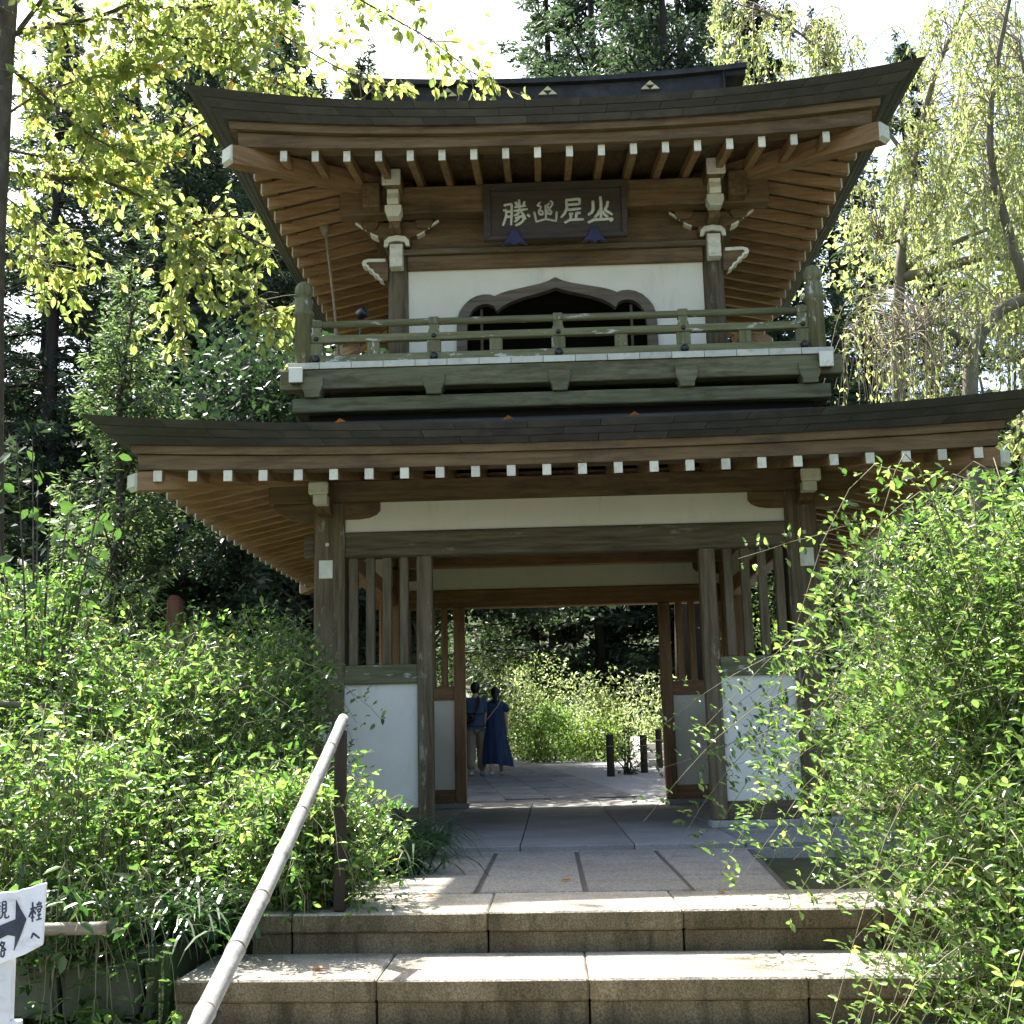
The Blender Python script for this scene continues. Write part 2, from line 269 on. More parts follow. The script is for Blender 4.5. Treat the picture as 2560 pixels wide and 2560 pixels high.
def leaf_obj(name, pos, dirs, nrm, length, width, mat, parent, loc=(0, 0, 0), rich=False, fold=0.18, stuff=True):
    """every leaf is real geometry: a folded blade at pos, growing along dirs"""
    pos = np.asarray(pos, float)-np.asarray(loc, float); N = len(pos)
    d = norm(np.asarray(dirs, float)); s = norm(np.cross(d, nrm)); n = np.cross(s, d)
    Lh = np.broadcast_to(np.asarray(length, float), (N,))[:, None]; W = np.broadcast_to(np.asarray(width, float), (N,))[:, None]
    if rich:
        k = 6
        vs = [pos, pos+d*Lh*0.3-s*W*0.46+n*W*fold, pos+d*Lh*0.68-s*W*0.40+n*W*fold*0.6, pos+d*Lh-n*Lh*0.08, pos+d*Lh*0.68+s*W*0.40+n*W*fold*0.6, pos+d*Lh*0.3+s*W*0.46+n*W*fold]
        quads = [(0, 1, 2, 3), (0, 3, 4, 5)]
    else:
        k = 4
        vs = [pos, pos+d*Lh*0.45-s*W*0.5+n*W*fold, pos+d*Lh, pos+d*Lh*0.45+s*W*0.5+n*W*fold]
        quads = [(0, 1, 2), (0, 2, 3)]
    V = np.stack(vs, 1).reshape(-1, 3)
    q = np.asarray(quads); m_ = q.shape[1]
    idx = (np.arange(N)[:, None, None]*k+q[None]).reshape(-1)
    me = bpy.data.meshes.new(name); me.vertices.add(len(V)); me.vertices.foreach_set('co', V.astype(np.float32).ravel())
    me.loops.add(len(idx)); me.loops.foreach_set('vertex_index', idx.astype(np.int32))
    nf = N*len(quads); me.polygons.add(nf); me.polygons.foreach_set('loop_start', (np.arange(nf)*m_).astype(np.int32))
    me.materials.append(M[mat]); me.update(calc_edges=True)
    o = bpy.data.objects.new(name, me); reg(o, parent, loc)
    if stuff: o['kind'] = 'stuff'
    return o
def rnd_dir(n, up=0.0):
    v = rng.normal(size=(n, 3)); v[:, 2] += up
    return norm(v)
def single_leaves(pos, dirs, nrm, length, width, mat, parent, count, name='leaf'):
    """the leaves that show largest, one object each, sharing one blade mesh"""
    N = len(pos); depth = (pos-CAM)@FW
    pick = np.argsort(-(length/np.maximum(depth, 0.5)))[:count]
    me = bpy.data.meshes.new(name)
    me.from_pydata([(0, 0, 0), (0.3, -0.46, 0.08), (0.68, -0.4, 0.05), (1, 0, -0.08), (0.68, 0.4, 0.05), (0.3, 0.46, 0.08), (0.5, 0, 0)], [], [(0, 6, 2, 1), (6, 3, 2), (0, 5, 4, 6), (6, 4, 3)])
    me.materials.append(M[mat]); me.update()
    d = norm(dirs); s = norm(np.cross(d, nrm)); n = np.cross(s, d)
    for i in pick:
        o = bpy.data.objects.new(name, me); COL.objects.link(o)
        mw = Matrix(((d[i, 0]*length[i], s[i, 0]*width[i], n[i, 0]*width[i], pos[i, 0]), (d[i, 1]*length[i], s[i, 1]*width[i], n[i, 1]*width[i], pos[i, 1]), (d[i, 2]*length[i], s[i, 2]*width[i], n[i, 2]*width[i], pos[i, 2]), (0, 0, 0, 1)))
        o.parent = parent; o.matrix_parent_inverse = Matrix.Translation(-WL[parent]); o.matrix_basis = mw
    keep = np.ones(N, bool); keep[pick] = False
    return keep
# ================================================================== the setting
YC = 2.07                                                # centre of the gate in depth
def ground_h(x, y):
    x = np.asarray(x, float); y = np.asarray(y, float)
    z = np.full(np.broadcast(x, y).shape, -0.10)
    back = np.clip((y-4.6)*0.0185, 0, 0.40)
    z = z+np.where(y > 4.6, back+0.045*np.clip((y-4.6)/0.6, 0, 1), 0)
    stair = (x > -1.72) & (x < 2.3)
    z = np.where(stair & (y < -3.6), np.maximum(-0.17+0.285*(y+3.6)-0.06, -0.93), z)
    lefty = (x <= -1.72) & (y < -4.78)
    z = np.where(lefty, -0.93, z)
    z = np.where((x >= 2.3) & (y < -3.6), np.maximum(-0.10+0.22*(y+3.6), -0.93), z)
    # wooded slopes round the valley
    r = np.clip((np.abs(x)-11)/14, 0, 3)*np.clip((y+6)/14, 0, 1)
    z = z+3.2*r**1.4+np.clip((y-27)/12, 0, 6)**1.3*2.2
    z = z+np.where((np.abs(x) > 6) | (y > 27), 0.12*np.sin(x*0.9+y*0.5)+0.1*np.sin(y*0.8-x*0.4), 0)
    return z
xs = np.unique(np.concatenate([np.linspace(-80, -14, 24), np.linspace(-14, -3, 34), np.linspace(-3, 3, 61), [-1.721, -1.719, 2.299, 2.301], np.linspace(3, 14, 34), np.linspace(14, 80, 24)]))
ys = np.unique(np.concatenate([np.linspace(-40, -12, 10), np.linspace(-12, -6, 13), np.linspace(-6, 6, 97), [-4.781, -4.779], np.linspace(6, 30, 49), np.linspace(30, 90, 31)]))
GX, GY = np.meshgrid(xs, ys); GZ = ground_h(GX, GY)
nx, ny = len(xs), len(ys)
gv = np.stack([GX, GY, GZ], -1).reshape(-1, 3)
gf = [(j*nx+i, j*nx+i+1, (j+1)*nx+i+1, (j+1)*nx+i) for j in range(ny-1) for i in range(nx-1)]
gnd = mk('ground', gv, gf, 'soil', smooth=True); gnd['kind'] = 'structure'

def stone(name, poly, z0, z1, mat, parent, bev=0.008):
    return prism(name, poly, 'z', z0, z1, mat, parent, bev=bev)
def shear_rect(x0, x1, y0, y1, k):
    return [(x0, y0+k*x0), (x1, y0+k*x1), (x1, y1+k*x1), (x0, y1+k*x0)]
def worn_rect(x0, x1, y0, y1, k):
    """as above with a front edge worn slightly uneven"""
    n = max(6, int((x1-x0)/0.05)); xs_ = np.linspace(x0, x1, n); j = np.cumsum(rng.normal(0, 0.0016, n)); j -= np.linspace(j[0], j[-1], n)
    j += (rng.random(n) < 0.08)*rng.uniform(0.002, 0.006, n)
    return [(x, y0+k*x+d) for x, d in zip(xs_, j)]+[(x1, y1+k*x1), (x0, y1+k*x0)]
# stone floor of the gate
plat = prism('platform', [(-2.75, -1.30), (2.75, -1.52), (2.75, 5.1), (-2.75, 5.1)], 'z', -0.30, -0.035, 'granite'); plat['kind'] = 'structure'
g = 0.004
cols_x = [-2.72, -1.13, -0.387, 0.387, 1.13, 2.72]
for i in range(5):
    a, b = cols_x[i]+g, cols_x[i+1]-g
    cuts = [-1.36, -0.42, 4.28, 5.08] if i in (0, 4) else [-1.36, 1.0, 3.05, 5.08]
    if i == 2: cuts = [-1.36, 0.35, 2.2, 4.0, 5.08]
    for j in range(len(cuts)-1):
        y0, y1 = cuts[j]+g, cuts[j+1]-g
        k0 = -0.04 if j == 0 else 0.0
        stone('floor_slab', [(a, y0+k0*a), (b, y0+k0*b), (b, y1), (a, y1)], -0.20, 0.0, 'slab', plat, bev=0.004)
# paved landing in front of the gate
land = prism('landing', [(-1.75, -1.34), (1.16, -1.46), (0.98, -3.76), (-1.75, -3.66)], 'z', -0.25, -0.04, 'mortar'); land['kind'] = 'structure'
K = -0.042
def pav(x0, x1, y0, y1, x0b=None, x1b=None):
    x0b = x0 if x0b is None else x0b; x1b = x1 if x1b is None else x1b
    h = random.uniform(-0.003, 0.003)
    stone('paving_stone', [(x0b, y0+K*x0b), (x1b, y0+K*x1b), (x1, y1+K*x1), (x0, y1+K*x0)], -0.16, -0.028+h, 'paver', land, bev=0.006)
G = 0.013
for cuts, xa, xb in (([-1.40, -2.37, -3.02, -3.73], -1.68, -0.545), ([-1.40, -1.69, -3.73], -0.545, -0.008), ([-1.40, -1.80, -2.36, -3.73], -0.008, 0.515)):
    for j in range(len(cuts)-1): pav(xa+G, xb-G, cuts[j+1]+0.008, cuts[j]-0.008)
for y1, y0, xr1, xr0 in ((-1.40, -2.37, 1.125, 1.045), (-2.386, -3.05, 1.045, 0.995), (-3.066, -3.73, 0.995, 0.945)):
    pav(0.515+G, xr1, y0, y1, None, xr0)
# steps: every tread is a row of long stones with an overhanging lip, on risers set back
steps = prism('stone_steps', [(-1.60, -3.74), (1.95, -3.82), (1.95, -7.2), (-1.60, -7.1)], 'z', -1.1, -0.93, 'soil'); steps['kind'] = 'structure'
KS = -0.055
noses = [-4.42, -5.01, -5.60, -6.19, -6.78]; tops = [-0.03, -0.20, -0.37, -0.54, -0.71]
backs = [-3.745, -4.40, -4.99, -5.58, -6.17]
joints = [[-1.50, -1.32, -0.454, 0.386, 1.22, 1.95], [-1.66, -0.86, -0.04, 0.781, 1.5, 1.95], [-1.70, -1.2, -0.42, 0.36, 1.2, 1.95], [-1.70, -0.8, 0.05, 0.9, 1.95], [-1.70, -1.1, -0.3, 0.5, 1.3, 1.95]]
for k in range(5):
    for a, b in zip(joints[k][:-1], joints[k][1:]):
        j1, j2 = random.uniform(-0.003, 0.003), random.uniform(-0.002, 0.002)
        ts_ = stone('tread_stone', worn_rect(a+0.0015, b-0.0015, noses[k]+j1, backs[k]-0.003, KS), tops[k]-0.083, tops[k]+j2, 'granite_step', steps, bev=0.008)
        ts_.data.materials.append(M['granite_sunlit_top'])                  # sunlight on the tops put into a paler colour, faces stay stained
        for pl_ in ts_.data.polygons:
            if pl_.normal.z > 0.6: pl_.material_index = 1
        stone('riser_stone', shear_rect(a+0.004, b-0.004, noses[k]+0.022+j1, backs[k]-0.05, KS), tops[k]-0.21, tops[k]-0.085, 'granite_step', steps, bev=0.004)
low = mk('lower_path', [(-6, -7.0, -0.905), (6, -7.0, -0.905), (6, -20, -0.905), (-6, -20, -0.905)], [(0, 1, 2, 3)], 'gravel'); low['kind'] = 'structure'
# the garden behind: gravel court and a path of slabs slanting off to the left
def gh(y): return float(ground_h(0.0, y))
yy = np.linspace(5.12, 25.5, 40)
gcv = []; gcf = []
for i, y in enumerate(yy):
    wl = -4.5-0.12*(y-5); wr = 3.2+0.18*(y-5)
    z = gh(y)+0.012
    gcv += [(wl, y, z), (wr, y, z)]
    if i: gcf.append((2*i-2, 2*i-1, 2*i+1, 2*i))
gc = mk('gravel_court', gcv, gcf, 'gravel', smooth=True); gc['kind'] = 'structure'
path = mk('garden_path', [(-0.01, 5.2, gh(5.2)+0.016), (0.01, 5.2, gh(5.2)+0.016), (0.0, 5.25, gh(5.25)+0.016)], [(0, 1, 2)], 'slab'); path['kind'] = 'structure'
yc0 = 5.12
row = 0
while yc0 < 23:
    ln = 0.95 if row else 0.6
    y1 = yc0+ln
    for c in range(4):
        def xe(t, y): return -1.25-0.055*(y-5)+t*(2.25-0.015*(y-5))-0.075*max(0, y-6)*0.55
        off = 0.32*(c % 2) if row else 0
        ya, yb = yc0+off+0.003, y1+off-0.003
        t0, t1 = c/4+0.0015, (c+1)/4-0.0015
        za, zb = gh(ya)+0.03, gh(yb)+0.03
        P4 = [(xe(t0, ya), ya, za), (xe(t1, ya), ya, za), (xe(t1, yb), yb, zb), (xe(t0, yb), yb, zb)]
        V = P4+[(x, y, z-0.06) for x, y, z in P4]
        cc = np.mean(V, axis=0)
        mk('path_slab', np.array(V)-cc, [(0, 1, 2, 3), (0, 4, 5, 1), (1, 5, 6, 2), (2, 6, 7, 3), (3, 7, 4, 0)], 'path_stone', path, tuple(cc))
    yc0 = y1; row += 1
# mossy retaining wall left of the steps
wall = thing('retaining_wall', 'low mossy dry stone retaining wall beside the steps, behind the white arrow sign', 'wall', (-2.9, -4.78, -0.93))
rw = np.random.default_rng(3)
for r_, (z0, z1) in enumerate(((-0.98, -0.76), (-0.76, -0.57), (-0.57, -0.36), (-0.36, -0.13))):
    x = -4.7+0.1*r_
    while x < -1.80:
        w = rw.uniform(0.15, 0.34); xe_ = min(x+w, -1.76)
        bm = bmesh.new(); bmesh.ops.create_cube(bm, size=1.0); bmesh.ops.scale(bm, vec=(xe_-x-0.015, 0.30, z1-z0-0.014), verts=bm.verts)
        bmesh.ops.bevel(bm, geom=bm.edges, offset=0.02, segments=2, affect='EDGES')
        bmesh.ops.subdivide_edges(bm, edges=bm.edges, cuts=1)
        for v in bm.verts: v.co += Vector(rw.normal(0, 0.008, 3))
        me = bpy.data.meshes.new('stone'); bm.to_mesh(me); bm.free(); me.materials.append(M['moss_stone'])
        o = bpy.data.objects.new('stone', me); reg(o, wall, ((x+xe_)/2, -4.72+rw.uniform(-0.03, 0.03), (z0+z1)/2))
        x = xe_
# ================================================================== the gate
gate = thing('temple_gate', 'two-storey wooden temple gate with dark curved roofs, white plaster and a balcony', 'gate', (0, YC, 0))
# ---- lower frame
for sx in (-1, 1):
    for back in (0, 1):
        y0, y1 = (0.0, 0.252) if not back else (2*YC-0.252, 2*YC)
        xa, xb = sorted((sx*1.817, sx*2.069))
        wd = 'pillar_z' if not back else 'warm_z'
        p = box('pillar', xa, xb, y0, y1, 0.07, 2.70, wd, gate, bev=0.022)
        box('base_stone', xa-0.05, xb+0.05, y0-0.045, y1+0.045, 0.0, 0.07, 'granite', gate, bev=0.01)
        if not back:
            for z0, z1 in ((2.053, 2.203), (0.737, 0.89)):
                xc = sx*1.967; box('white_plate', xc-0.056, xc+0.056, -0.012, 0.002, z0, z1, 'white', p, bev=0.002)
            xc = sx*1.957; box('peg', xc-0.014, xc+0.014, -0.015, 0.002, 2.319, 2.348, 'white', p, bev=0.002)
        # inner post
        ya, yb = (0.0, 0.14) if not back else (2*YC-0.266, 2*YC-0.126)
        xa, xb = sorted((sx*1.0973, sx*1.222))
        box('post', xa, xb, ya, yb, 0.06, 2.222, wd, gate, bev=0.008)
        bx0, bx1 = sorted((sx*1.08, sx*1.90))
        box('sill_stone', bx0, bx1, ya-0.035, yb+0.035, 0.0, 0.058, 'granite', gate, bev=0.008)
        xa, xb = sorted((sx*1.222, sx*1.817)); e = 0.0
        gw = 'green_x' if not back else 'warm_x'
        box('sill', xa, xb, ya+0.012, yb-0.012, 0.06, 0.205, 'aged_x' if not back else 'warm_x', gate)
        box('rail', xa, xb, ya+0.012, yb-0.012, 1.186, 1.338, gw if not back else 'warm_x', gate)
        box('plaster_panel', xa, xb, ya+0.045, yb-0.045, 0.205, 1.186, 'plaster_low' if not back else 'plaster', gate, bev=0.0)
        for cx in (1.747, 1.607, 1.469, 1.329):
            ym = (ya+yb)/2
            box('slat', sx*cx-0.036, sx*cx+0.036, ym-0.036, ym+0.036, 1.338, 2.222, 'aged_z' if not back else 'warm_z', gate, bev=0.006)
# lintels, friezes, plates on the front and back
for back in (0, 1):
    f = (lambda y: y) if not back else (lambda y: 2*YC-y)
    def yb_(a, b): return tuple(sorted((f(a), f(b))))
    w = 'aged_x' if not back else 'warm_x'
    box('lintel', -1.817, 1.817, *yb_(0.012, 0.15), 2.222, 2.437, w, gate, bev=0.014)
    for sx in (-1, 1):
        xa, xb = sorted((sx*2.069, sx*2.16)); box('beam_nose', xa, xb, *yb_(0.05, 0.19), 2.235, 2.42, w, gate, bev=0.01)
    box('frieze_panel', -1.817, 1.817, *yb_(0.06, 0.11), 2.437, 2.69, 'plaster', gate, bev=0.0)
    box('wall_plate', -2.45, 2.45, *yb_(0.01, 0.19), 2.69, 2.875, 'wood_x', gate, bev=0.01)
    for sx in (-1, 1):
        # boat-shaped bracket arm under the plate
        X0, X1 = 1.525, 2.37
        arc = [(X0, 2.688), (X0, 2.62), (X0+0.03, 2.585), (X0+0.09, 2.56), (X0+0.17, 2.55), (X1-0.17, 2.55), (X1-0.09, 2.56), (X1-0.02, 2.60), (X1+0.05, 2.655), (X1+0.05, 2.688)]
        prism('bracket_arm', [(sx*a, b) for a, b in arc], 'y', *yb_(0.03, 0.165), 'wood_x', gate, bev=0.004)
        # forward bracket with white-painted ends
        prof = [(0.0, 2.56), (-0.10, 2.575), (-0.17, 2.62), (-0.20, 2.70), (0.0, 2.70)]
        pr = prism('bracket_nose', [(f(a), b) for a, b in prof], 'x', sx*1.965-0.056, sx*1.965+0.056, 'wood_y', gate, bev=0.004)
        box('white_end', sx*1.968-0.057, sx*1.968+0.057, *yb_(-0.29, -0.19), 2.622, 2.70, 'white', pr, bev=0.004)
        b2 = prism('bracket_head', [(f(a), b) for a, b in [(0.0, 2.70), (-0.26, 2.70), (-0.27, 2.72), (-0.27, 2.80), (0.0, 2.83)]], 'x', sx*1.982-0.078, sx*1.982+0.078, 'wood_y', gate, bev=0.004)
        box('white_end', sx*1.982-0.080, sx*1.982+0.080, *yb_(-0.30, -0.265), 2.702, 2.806, 'white', b2, bev=0.012)
for sx in (-1, 1):
    xa, xb = sorted((sx*1.85, sx*2.03)); xc = (xa+xb)/2
    box('side_plate', xa+0.001, xb-0.001, 0.19, 2*YC-0.19, 2.69, 2.87, 'wood_y', gate, bev=0.01)
    box('side_lintel', xa+0.02, xb-0.02, 0.252, 2*YC-0.252, 2.26, 2.43, 'warm_y', gate, bev=0.01)
    box('side_panel', xc-0.03, xc+0.03, 0.252, 2*YC-0.252, 2.43, 2.69, 'plaster', gate, bev=0.0)
    box('side_rail', xa+0.02, xb-0.02, 0.252, 2*YC-0.252, 1.12, 1.25, 'warm_y', gate, bev=0.008)
    for k in range(18):
        ya = 0.256+k*0.2015; box('wall_board', xc-0.015, xc+0.015, ya, ya+0.196, 0.06, 1.12, 'warm_z', gate, bev=0.003)
    box('side_sill', xa+0.02, xb-0.02, 0.252, 2*YC-0.252, 0.0, 0.06, 'granite', gate, bev=0.004)
# ceiling of the passage
box('ceiling_board', -1.93, 1.93, 0.11, 2*YC-0.11, 2.90, 2.93, 'warm_y', gate, bev=0.0)
for k in range(13):
    x = -1.8+k*0.3; box('ceiling_joist', x-0.03, x+0.03, 0.12, 2*YC-0.12, 2.80, 2.899, 'warm_y', gate, bev=0.004)
for y in (1.35, 2.75, 3.80): box('ceiling_beam', -1.84, 1.84, y-0.06, y+0.06, 2.66, 2.80, 'warm_x', gate, bev=0.006)

# ---- roofs
EXP = 2.4
def eave(L, side, u):
    D0, Dc, Z0, dz = L
    a = abs(u)**EXP; D = D0+(Dc-D0)*a; x = u*Dc; z = Z0+dz*a
    p = {0: (x, -D), 1: (D, x), 2: (-x, D), 3: (-D, -x)}[side]
    return np.array([p[0], YC+p[1], z])
def mixL(A, B, t): return tuple(a+(b-a)*t for a, b in zip(A, B))
def strip(name, La, Lb, Lc, Ld, side, u0, u1, n, mat, parent):
    """curved board between four eave lines (outer top a, outer bottom b, inner bottom c, inner top d)"""
    V = []; F = []
    for i in range(n+1):
        u = u0+(u1-u0)*i/n
        for Lx in (La, Lb, Lc, Ld): V.append(eave(Lx, side, u))
        if i:
            o = (i-1)*4
            for k in range(4):
                k2 = (k+1) % 4; F.append((o+k, o+k2, o+4+k2, o+4+k))
    F.append((0, 3, 2, 1)); o = n*4; F.append((o, o+1, o+2, o+3))
    c = np.mean(V, axis=0)
    ob = mk(name, np.array(V)-c, F, mat, parent, tuple(c)); recalc(ob.data)
    return ob
def inset(L, d, dz=0.0): return (L[0]-d, L[1]-d, L[2]+dz, L[3])
RAF = {}
def rafter(length, w, h, slope, parent, loc, rotz, mats):
    key = (round(length, 2), w, h, slope, mats)
    if key not in RAF:
        Ln = key[0]; z1 = Ln*slope; b = 0.003
        V = [(-w/2, 0, 0), (w/2, 0, 0), (w/2, 0, h), (-w/2, 0, h), (-w/2, 0.012, 0.0), (w/2, 0.012, 0.0), (w/2, 0.012, h), (-w/2, 0.012, h),
             (-w/2, Ln, z1), (w/2, Ln, z1), (w/2, Ln, z1+h), (-w/2, Ln, z1+h)]
        F = [(0, 1, 2, 3), (0, 4, 5, 1), (1, 5, 6, 2), (2, 6, 7, 3), (3, 7, 4, 0), (4, 8, 9, 5), (5, 9, 10, 6), (6, 10, 11, 7), (7, 11, 8, 4), (8, 11, 10, 9)]
        o = mk('rafter', V, F, list(mats), parent, loc, (0, 0, rotz), midx=[1]*5+[0]*5)
        RAF[key] = o
        return o
    return share(RAF[key], parent, loc, (0, 0, rotz))
def build_roof(roof, L0, L3, f1, f2, rD, rz, rw_, rh, slope, spacing, nhalf, Dpil, lift, hipD, hipz, hiph, hipw, hipslope, wood):
    """L0/L3: outer top and lower inner lines of the dark roof edge; f1/f2: fascia boards as (D, zTop, zBot)"""
    # layered dark edge, every course a row of pieces
    for side in range(4):
        npc = 13 if side != 2 else 4
        for c in range(3):
            ta, tb = c/3, (c+1)/3
            A = mixL(L0, L3, ta); B = mixL(L0, L3, tb)
            A = inset(A, 0.010*c); B = inset(B, 0.010*c, 0.002)
            C = inset(B, 0.09); D = inset(A, 0.09)
            shift = 0.5 if c % 2 else 0.0
            ed = [-1.0]+[(-1+2*(k+shift)/npc) for k in range(1, npc)]+[1.0]
            for a, b in zip(ed[:-1], ed[1:]):
                gap = 0.0007
                strip('edge_shingle', A, B, C, D, side, a+gap*(a > -1), b-gap*(b < 1), 4, 'roofing', roof)
        lo = mixL(L0, L3, 0.98)
        # fascia boards
        D1, za, zb = f1
        l1 = L3[3]*0.9
        strip('fascia_board', (D1, D1, za, l1), (D1-0.008, D1-0.008, zb, l1), (D1-0.10, D1-0.10, zb, l1), (D1-0.10, D1-0.10, za, l1), side, -1, 1, 18, wood, roof)
        D2, zc, zd = f2
        l2 = l1*0.62
        strip('fascia_beam', (D2, D2, zc-0.001, l1*0.95), (D2-0.01, D2-0.01, zd, l2), (D2-0.16, D2-0.16, zd, l2), (D2-0.16, D2-0.16, zc-0.001, l1*0.95), side, -1, 1, 18, wood, roof)
    # soffit boarding above the rafters
    zt = rz+rh+0.004
    for side in range(4):
        Vs = []; Fs = []; n = 16
        for i in range(n+1):
            u = -1+2*i/n; a = abs(u)**EXP
            Din = Dpil-0.35
            for (D, z) in ((f2[0]-0.02, zt+lift*a), (Din, zt+(rD-Din)*slope)):
                x = u*D; p = {0: (x, -D), 1: (D, x), 2: (-x, D), 3: (-D, -x)}[side]
                Vs.append((p[0], YC+p[1], z)); 
            for (D, z) in ((f2[0]-0.02, zt+lift*a+0.02), (Din, zt+(rD-Din)*slope+0.02)):
                x = u*D; p = {0: (x, -D), 1: (D, x), 2: (-x, D), 3: (-D, -x)}[side]
                Vs.append((p[0], YC+p[1], z))
            if i:
                o = (i-1)*4
                Fs += [(o, o+1, o+5, o+4), (o+2, o+6, o+7, o+3)]
        mk('soffit', Vs, Fs, 'wood_x' if side % 2 else 'wood_y', roof)
    # rafters
    for side in range(4):
        rot = {0: 0, 1: math.pi/2, 2: math.pi, 3: -math.pi/2}[side]
        for k in range(2*nhalf):
            x = (k-nhalf+0.5)*spacing
            a = (abs(x)/rD)**EXP
            Din = max(abs(x)+0.03, Dpil-0.2)
            Ln = rD-Din
            if Ln < 0.06: continue
            p = {0: (x, -rD), 1: (rD, x), 2: (-x, rD), 3: (-rD, -x)}[side]
            rafter(Ln, rw_, rh, round(slope-lift*a/max(Ln, 0.4)*0.6, 3), roof, (p[0], YC+p[1], rz+lift*a*0.75), rot, ('honey_y', 'white'))
    # corner rafters
    for sx, sy in ((-1, -1), (1, -1), (1, 1), (-1, 1)):
        ang = math.atan2(sy, sx)
        dv = np.array([sx, sy, 0])/math.sqrt(2)
        Lh = (hipD-(Dpil-0.1))*math.sqrt(2)
        V = []; w = hipw/2
        # local: x inward along the diagonal
        prof = [(0.0, 0.0), (0.035, hiph), (0.05, hiph), (Lh, hiph+Lh*hipslope), (Lh, Lh*hipslope), (0.03, 0.0)]
        prof = [(0.03, 0.0), (0.0, 0.03), (0.0, hiph-0.02), (0.05, hiph), (Lh, hiph+Lh*hipslope), (Lh, Lh*hipslope)]
        n = len(prof)
        V = [(a, -w, b) for a, b in prof]+[(a, w, b) for a, b in prof]
        F = [tuple(range(n)), tuple(range(2*n-1, n-1, -1))]+[(i, (i+1) % n, n+(i+1) % n, n+i) for i in range(n)]
        mid = [0, 0, 1, 1, 1, 0, 0, 0]
        o = mk('hip_rafter', V, F, ['honey_x', 'white'], roof, (sx*hipD, YC+sy*hipD, hipz), (0, 0, ang+math.pi), midx=mid)
        recalc(o.data)
        # white band round the end
        V2 = [(a, s_*(w+0.0015), b) for s_ in (-1, 1) for a, b in ((-0.002, 0.028), (-0.002, hiph-0.02), (0.018, hiph-0.008), (0.022, 0.012))]
        o2 = mk('white_end', V2, [(0, 1, 2, 3), (4, 7, 6, 5), (0, 4, 5, 1)], 'white', roof, (sx*hipD, YC+sy*hipD, hipz), (0, 0, ang+math.pi))
    return roof
# each roof part is its covering mesh; everything else of that roof hangs from it
def roof_cover(name, rings, zoff=0.0):
    """rings: list of eave-like lines from the edge upwards; one closed covering"""
    n = 20; V = []; F = []
    for L in rings:
        for side in range(4):
            for i in range(n):
                V.append(eave(L, side, -1+2*i/n))
    per = 4*n
    for r_ in range(len(rings)-1):
        for i in range(per):
            j = (i+1) % per
            F.append((r_*per+i, r_*per+j, (r_+1)*per+j, (r_+1)*per+i))
    c = np.array([0, YC, rings[0][2]])
    o = mk(name, np.array(V)-c, F, 'roofing', gate, tuple(c), smooth=True)
    return o
LOW0 = (3.40, 3.50, 2.985, 0.118); LOW3 = (3.272, 3.275, 2.862, 0.072)
rings = [inset(LOW3, 0.03, 0.01), inset(LOW0, 0.10, -0.02), inset(LOW0, 0.006, 0.004)]
for v in np.linspace(0.04, 1, 10):
    rings.append((3.40-1.45*v, 3.50-1.55*v, 2.989+0.44*(0.76*v+0.24*v*v), 0.118*(1-v)**2))
low_roof = roof_cover('lower_roof', rings)
UP0_ = (2.87, 2.985, 5.815, 0.185); UP3_ = (2.745, 2.75, 5.69, 0.135)
rings = [inset(UP3_, 0.03, 0.01), inset(UP0_, 0.10, -0.02), inset(UP0_, 0.006, 0.004)]
vs_ = np.linspace(0.03, 0.30, 6)
for v in vs_:
    D = 2.87*(1-v); rings.append((D, D+0.115*(1-v/0.30)+0.0, 5.819+1.62*(0.62*v+0.38*v*v), 0.185*(1-v/0.30)**2*0.9))
up_roof = roof_cover('upper_roof', rings)
# gabled upper part of the top roof
Dg = 2.87*0.70; zg = 5.819+1.62*(0.62*0.3+0.38*0.09)
V = []; F = []; nn = 10
for s_ in (-1, 1):
    for i in range(nn+1):
        v = 0.30+0.70*i/nn; D = 2.87*(1-v); z = 5.819+1.62*(0.62*v+0.38*v*v)
        V += [(-Dg, YC+s_*D, z), (Dg, YC+s_*D, z)]
for s_ in range(2):
    o = s_*2*(nn+1)
    for i in range(nn): F.append((o+2*i, o+2*i+1, o+2*i+3, o+2*i+2))
cR = np.array([0, YC, zg])
gr = mk('gable_roof', np.array(V)-cR, F, 'roofing', up_roof, tuple(cR)); 
for sx in (-1, 1):
    pts = []
    for i in range(nn+1):
        v = 0.30+0.70*i/nn; pts.append((YC-2.87*(1-v), 5.809+1.62*(0.62*v+0.38*v*v)))
    pts = pts+[(2*YC-a, b) for a, b in pts[-2::-1]]
    prism('gable_wall', pts, 'x', sx*(Dg-0.10)-0.02, sx*(Dg-0.10)+0.02, 'wood_y', up_roof)
# ridge
def ridge_z(x): return 0.09*(abs(x)/2.07)**2.2
def curved_bar(name, x0, x1, y0, y1, zb, zt, mat, parent, n=16):
    V = []; F = []
    for i in range(n+1):
        x = x0+(x1-x0)*i/n; rz_ = ridge_z(x)
        V += [(x, y0, zb+rz_), (x, y1, zb+rz_), (x, y1, zt+rz_), (x, y0, zt+rz_)]
        if i:
            o = (i-1)*4
            for k in range(4): F.append((o+k, o+(k+1) % 4, o+4+(k+1) % 4, o+4+k))
    F += [(0, 3, 2, 1), tuple(n*4+k for k in range(4))]
    c = np.array([(x0+x1)/2, (y0+y1)/2, zb])
    ob = mk(name, np.array(V)-c, F, mat, parent, tuple(c)); recalc(ob.data); return ob
rd = curved_bar('ridge', -1.84, 1.84, 1.92, 2.22, 7.28, 7.50, 'ridge_metal', up_roof)
curved_bar('ridge_cap', -2.09, 2.09, 1.86, 2.28, 7.505, 7.56, 'ridge_metal', rd)
curved_bar('ridge_cap', -2.02, 2.02, 1.93, 2.21, 7.562, 7.595, 'ridge_metal', rd)
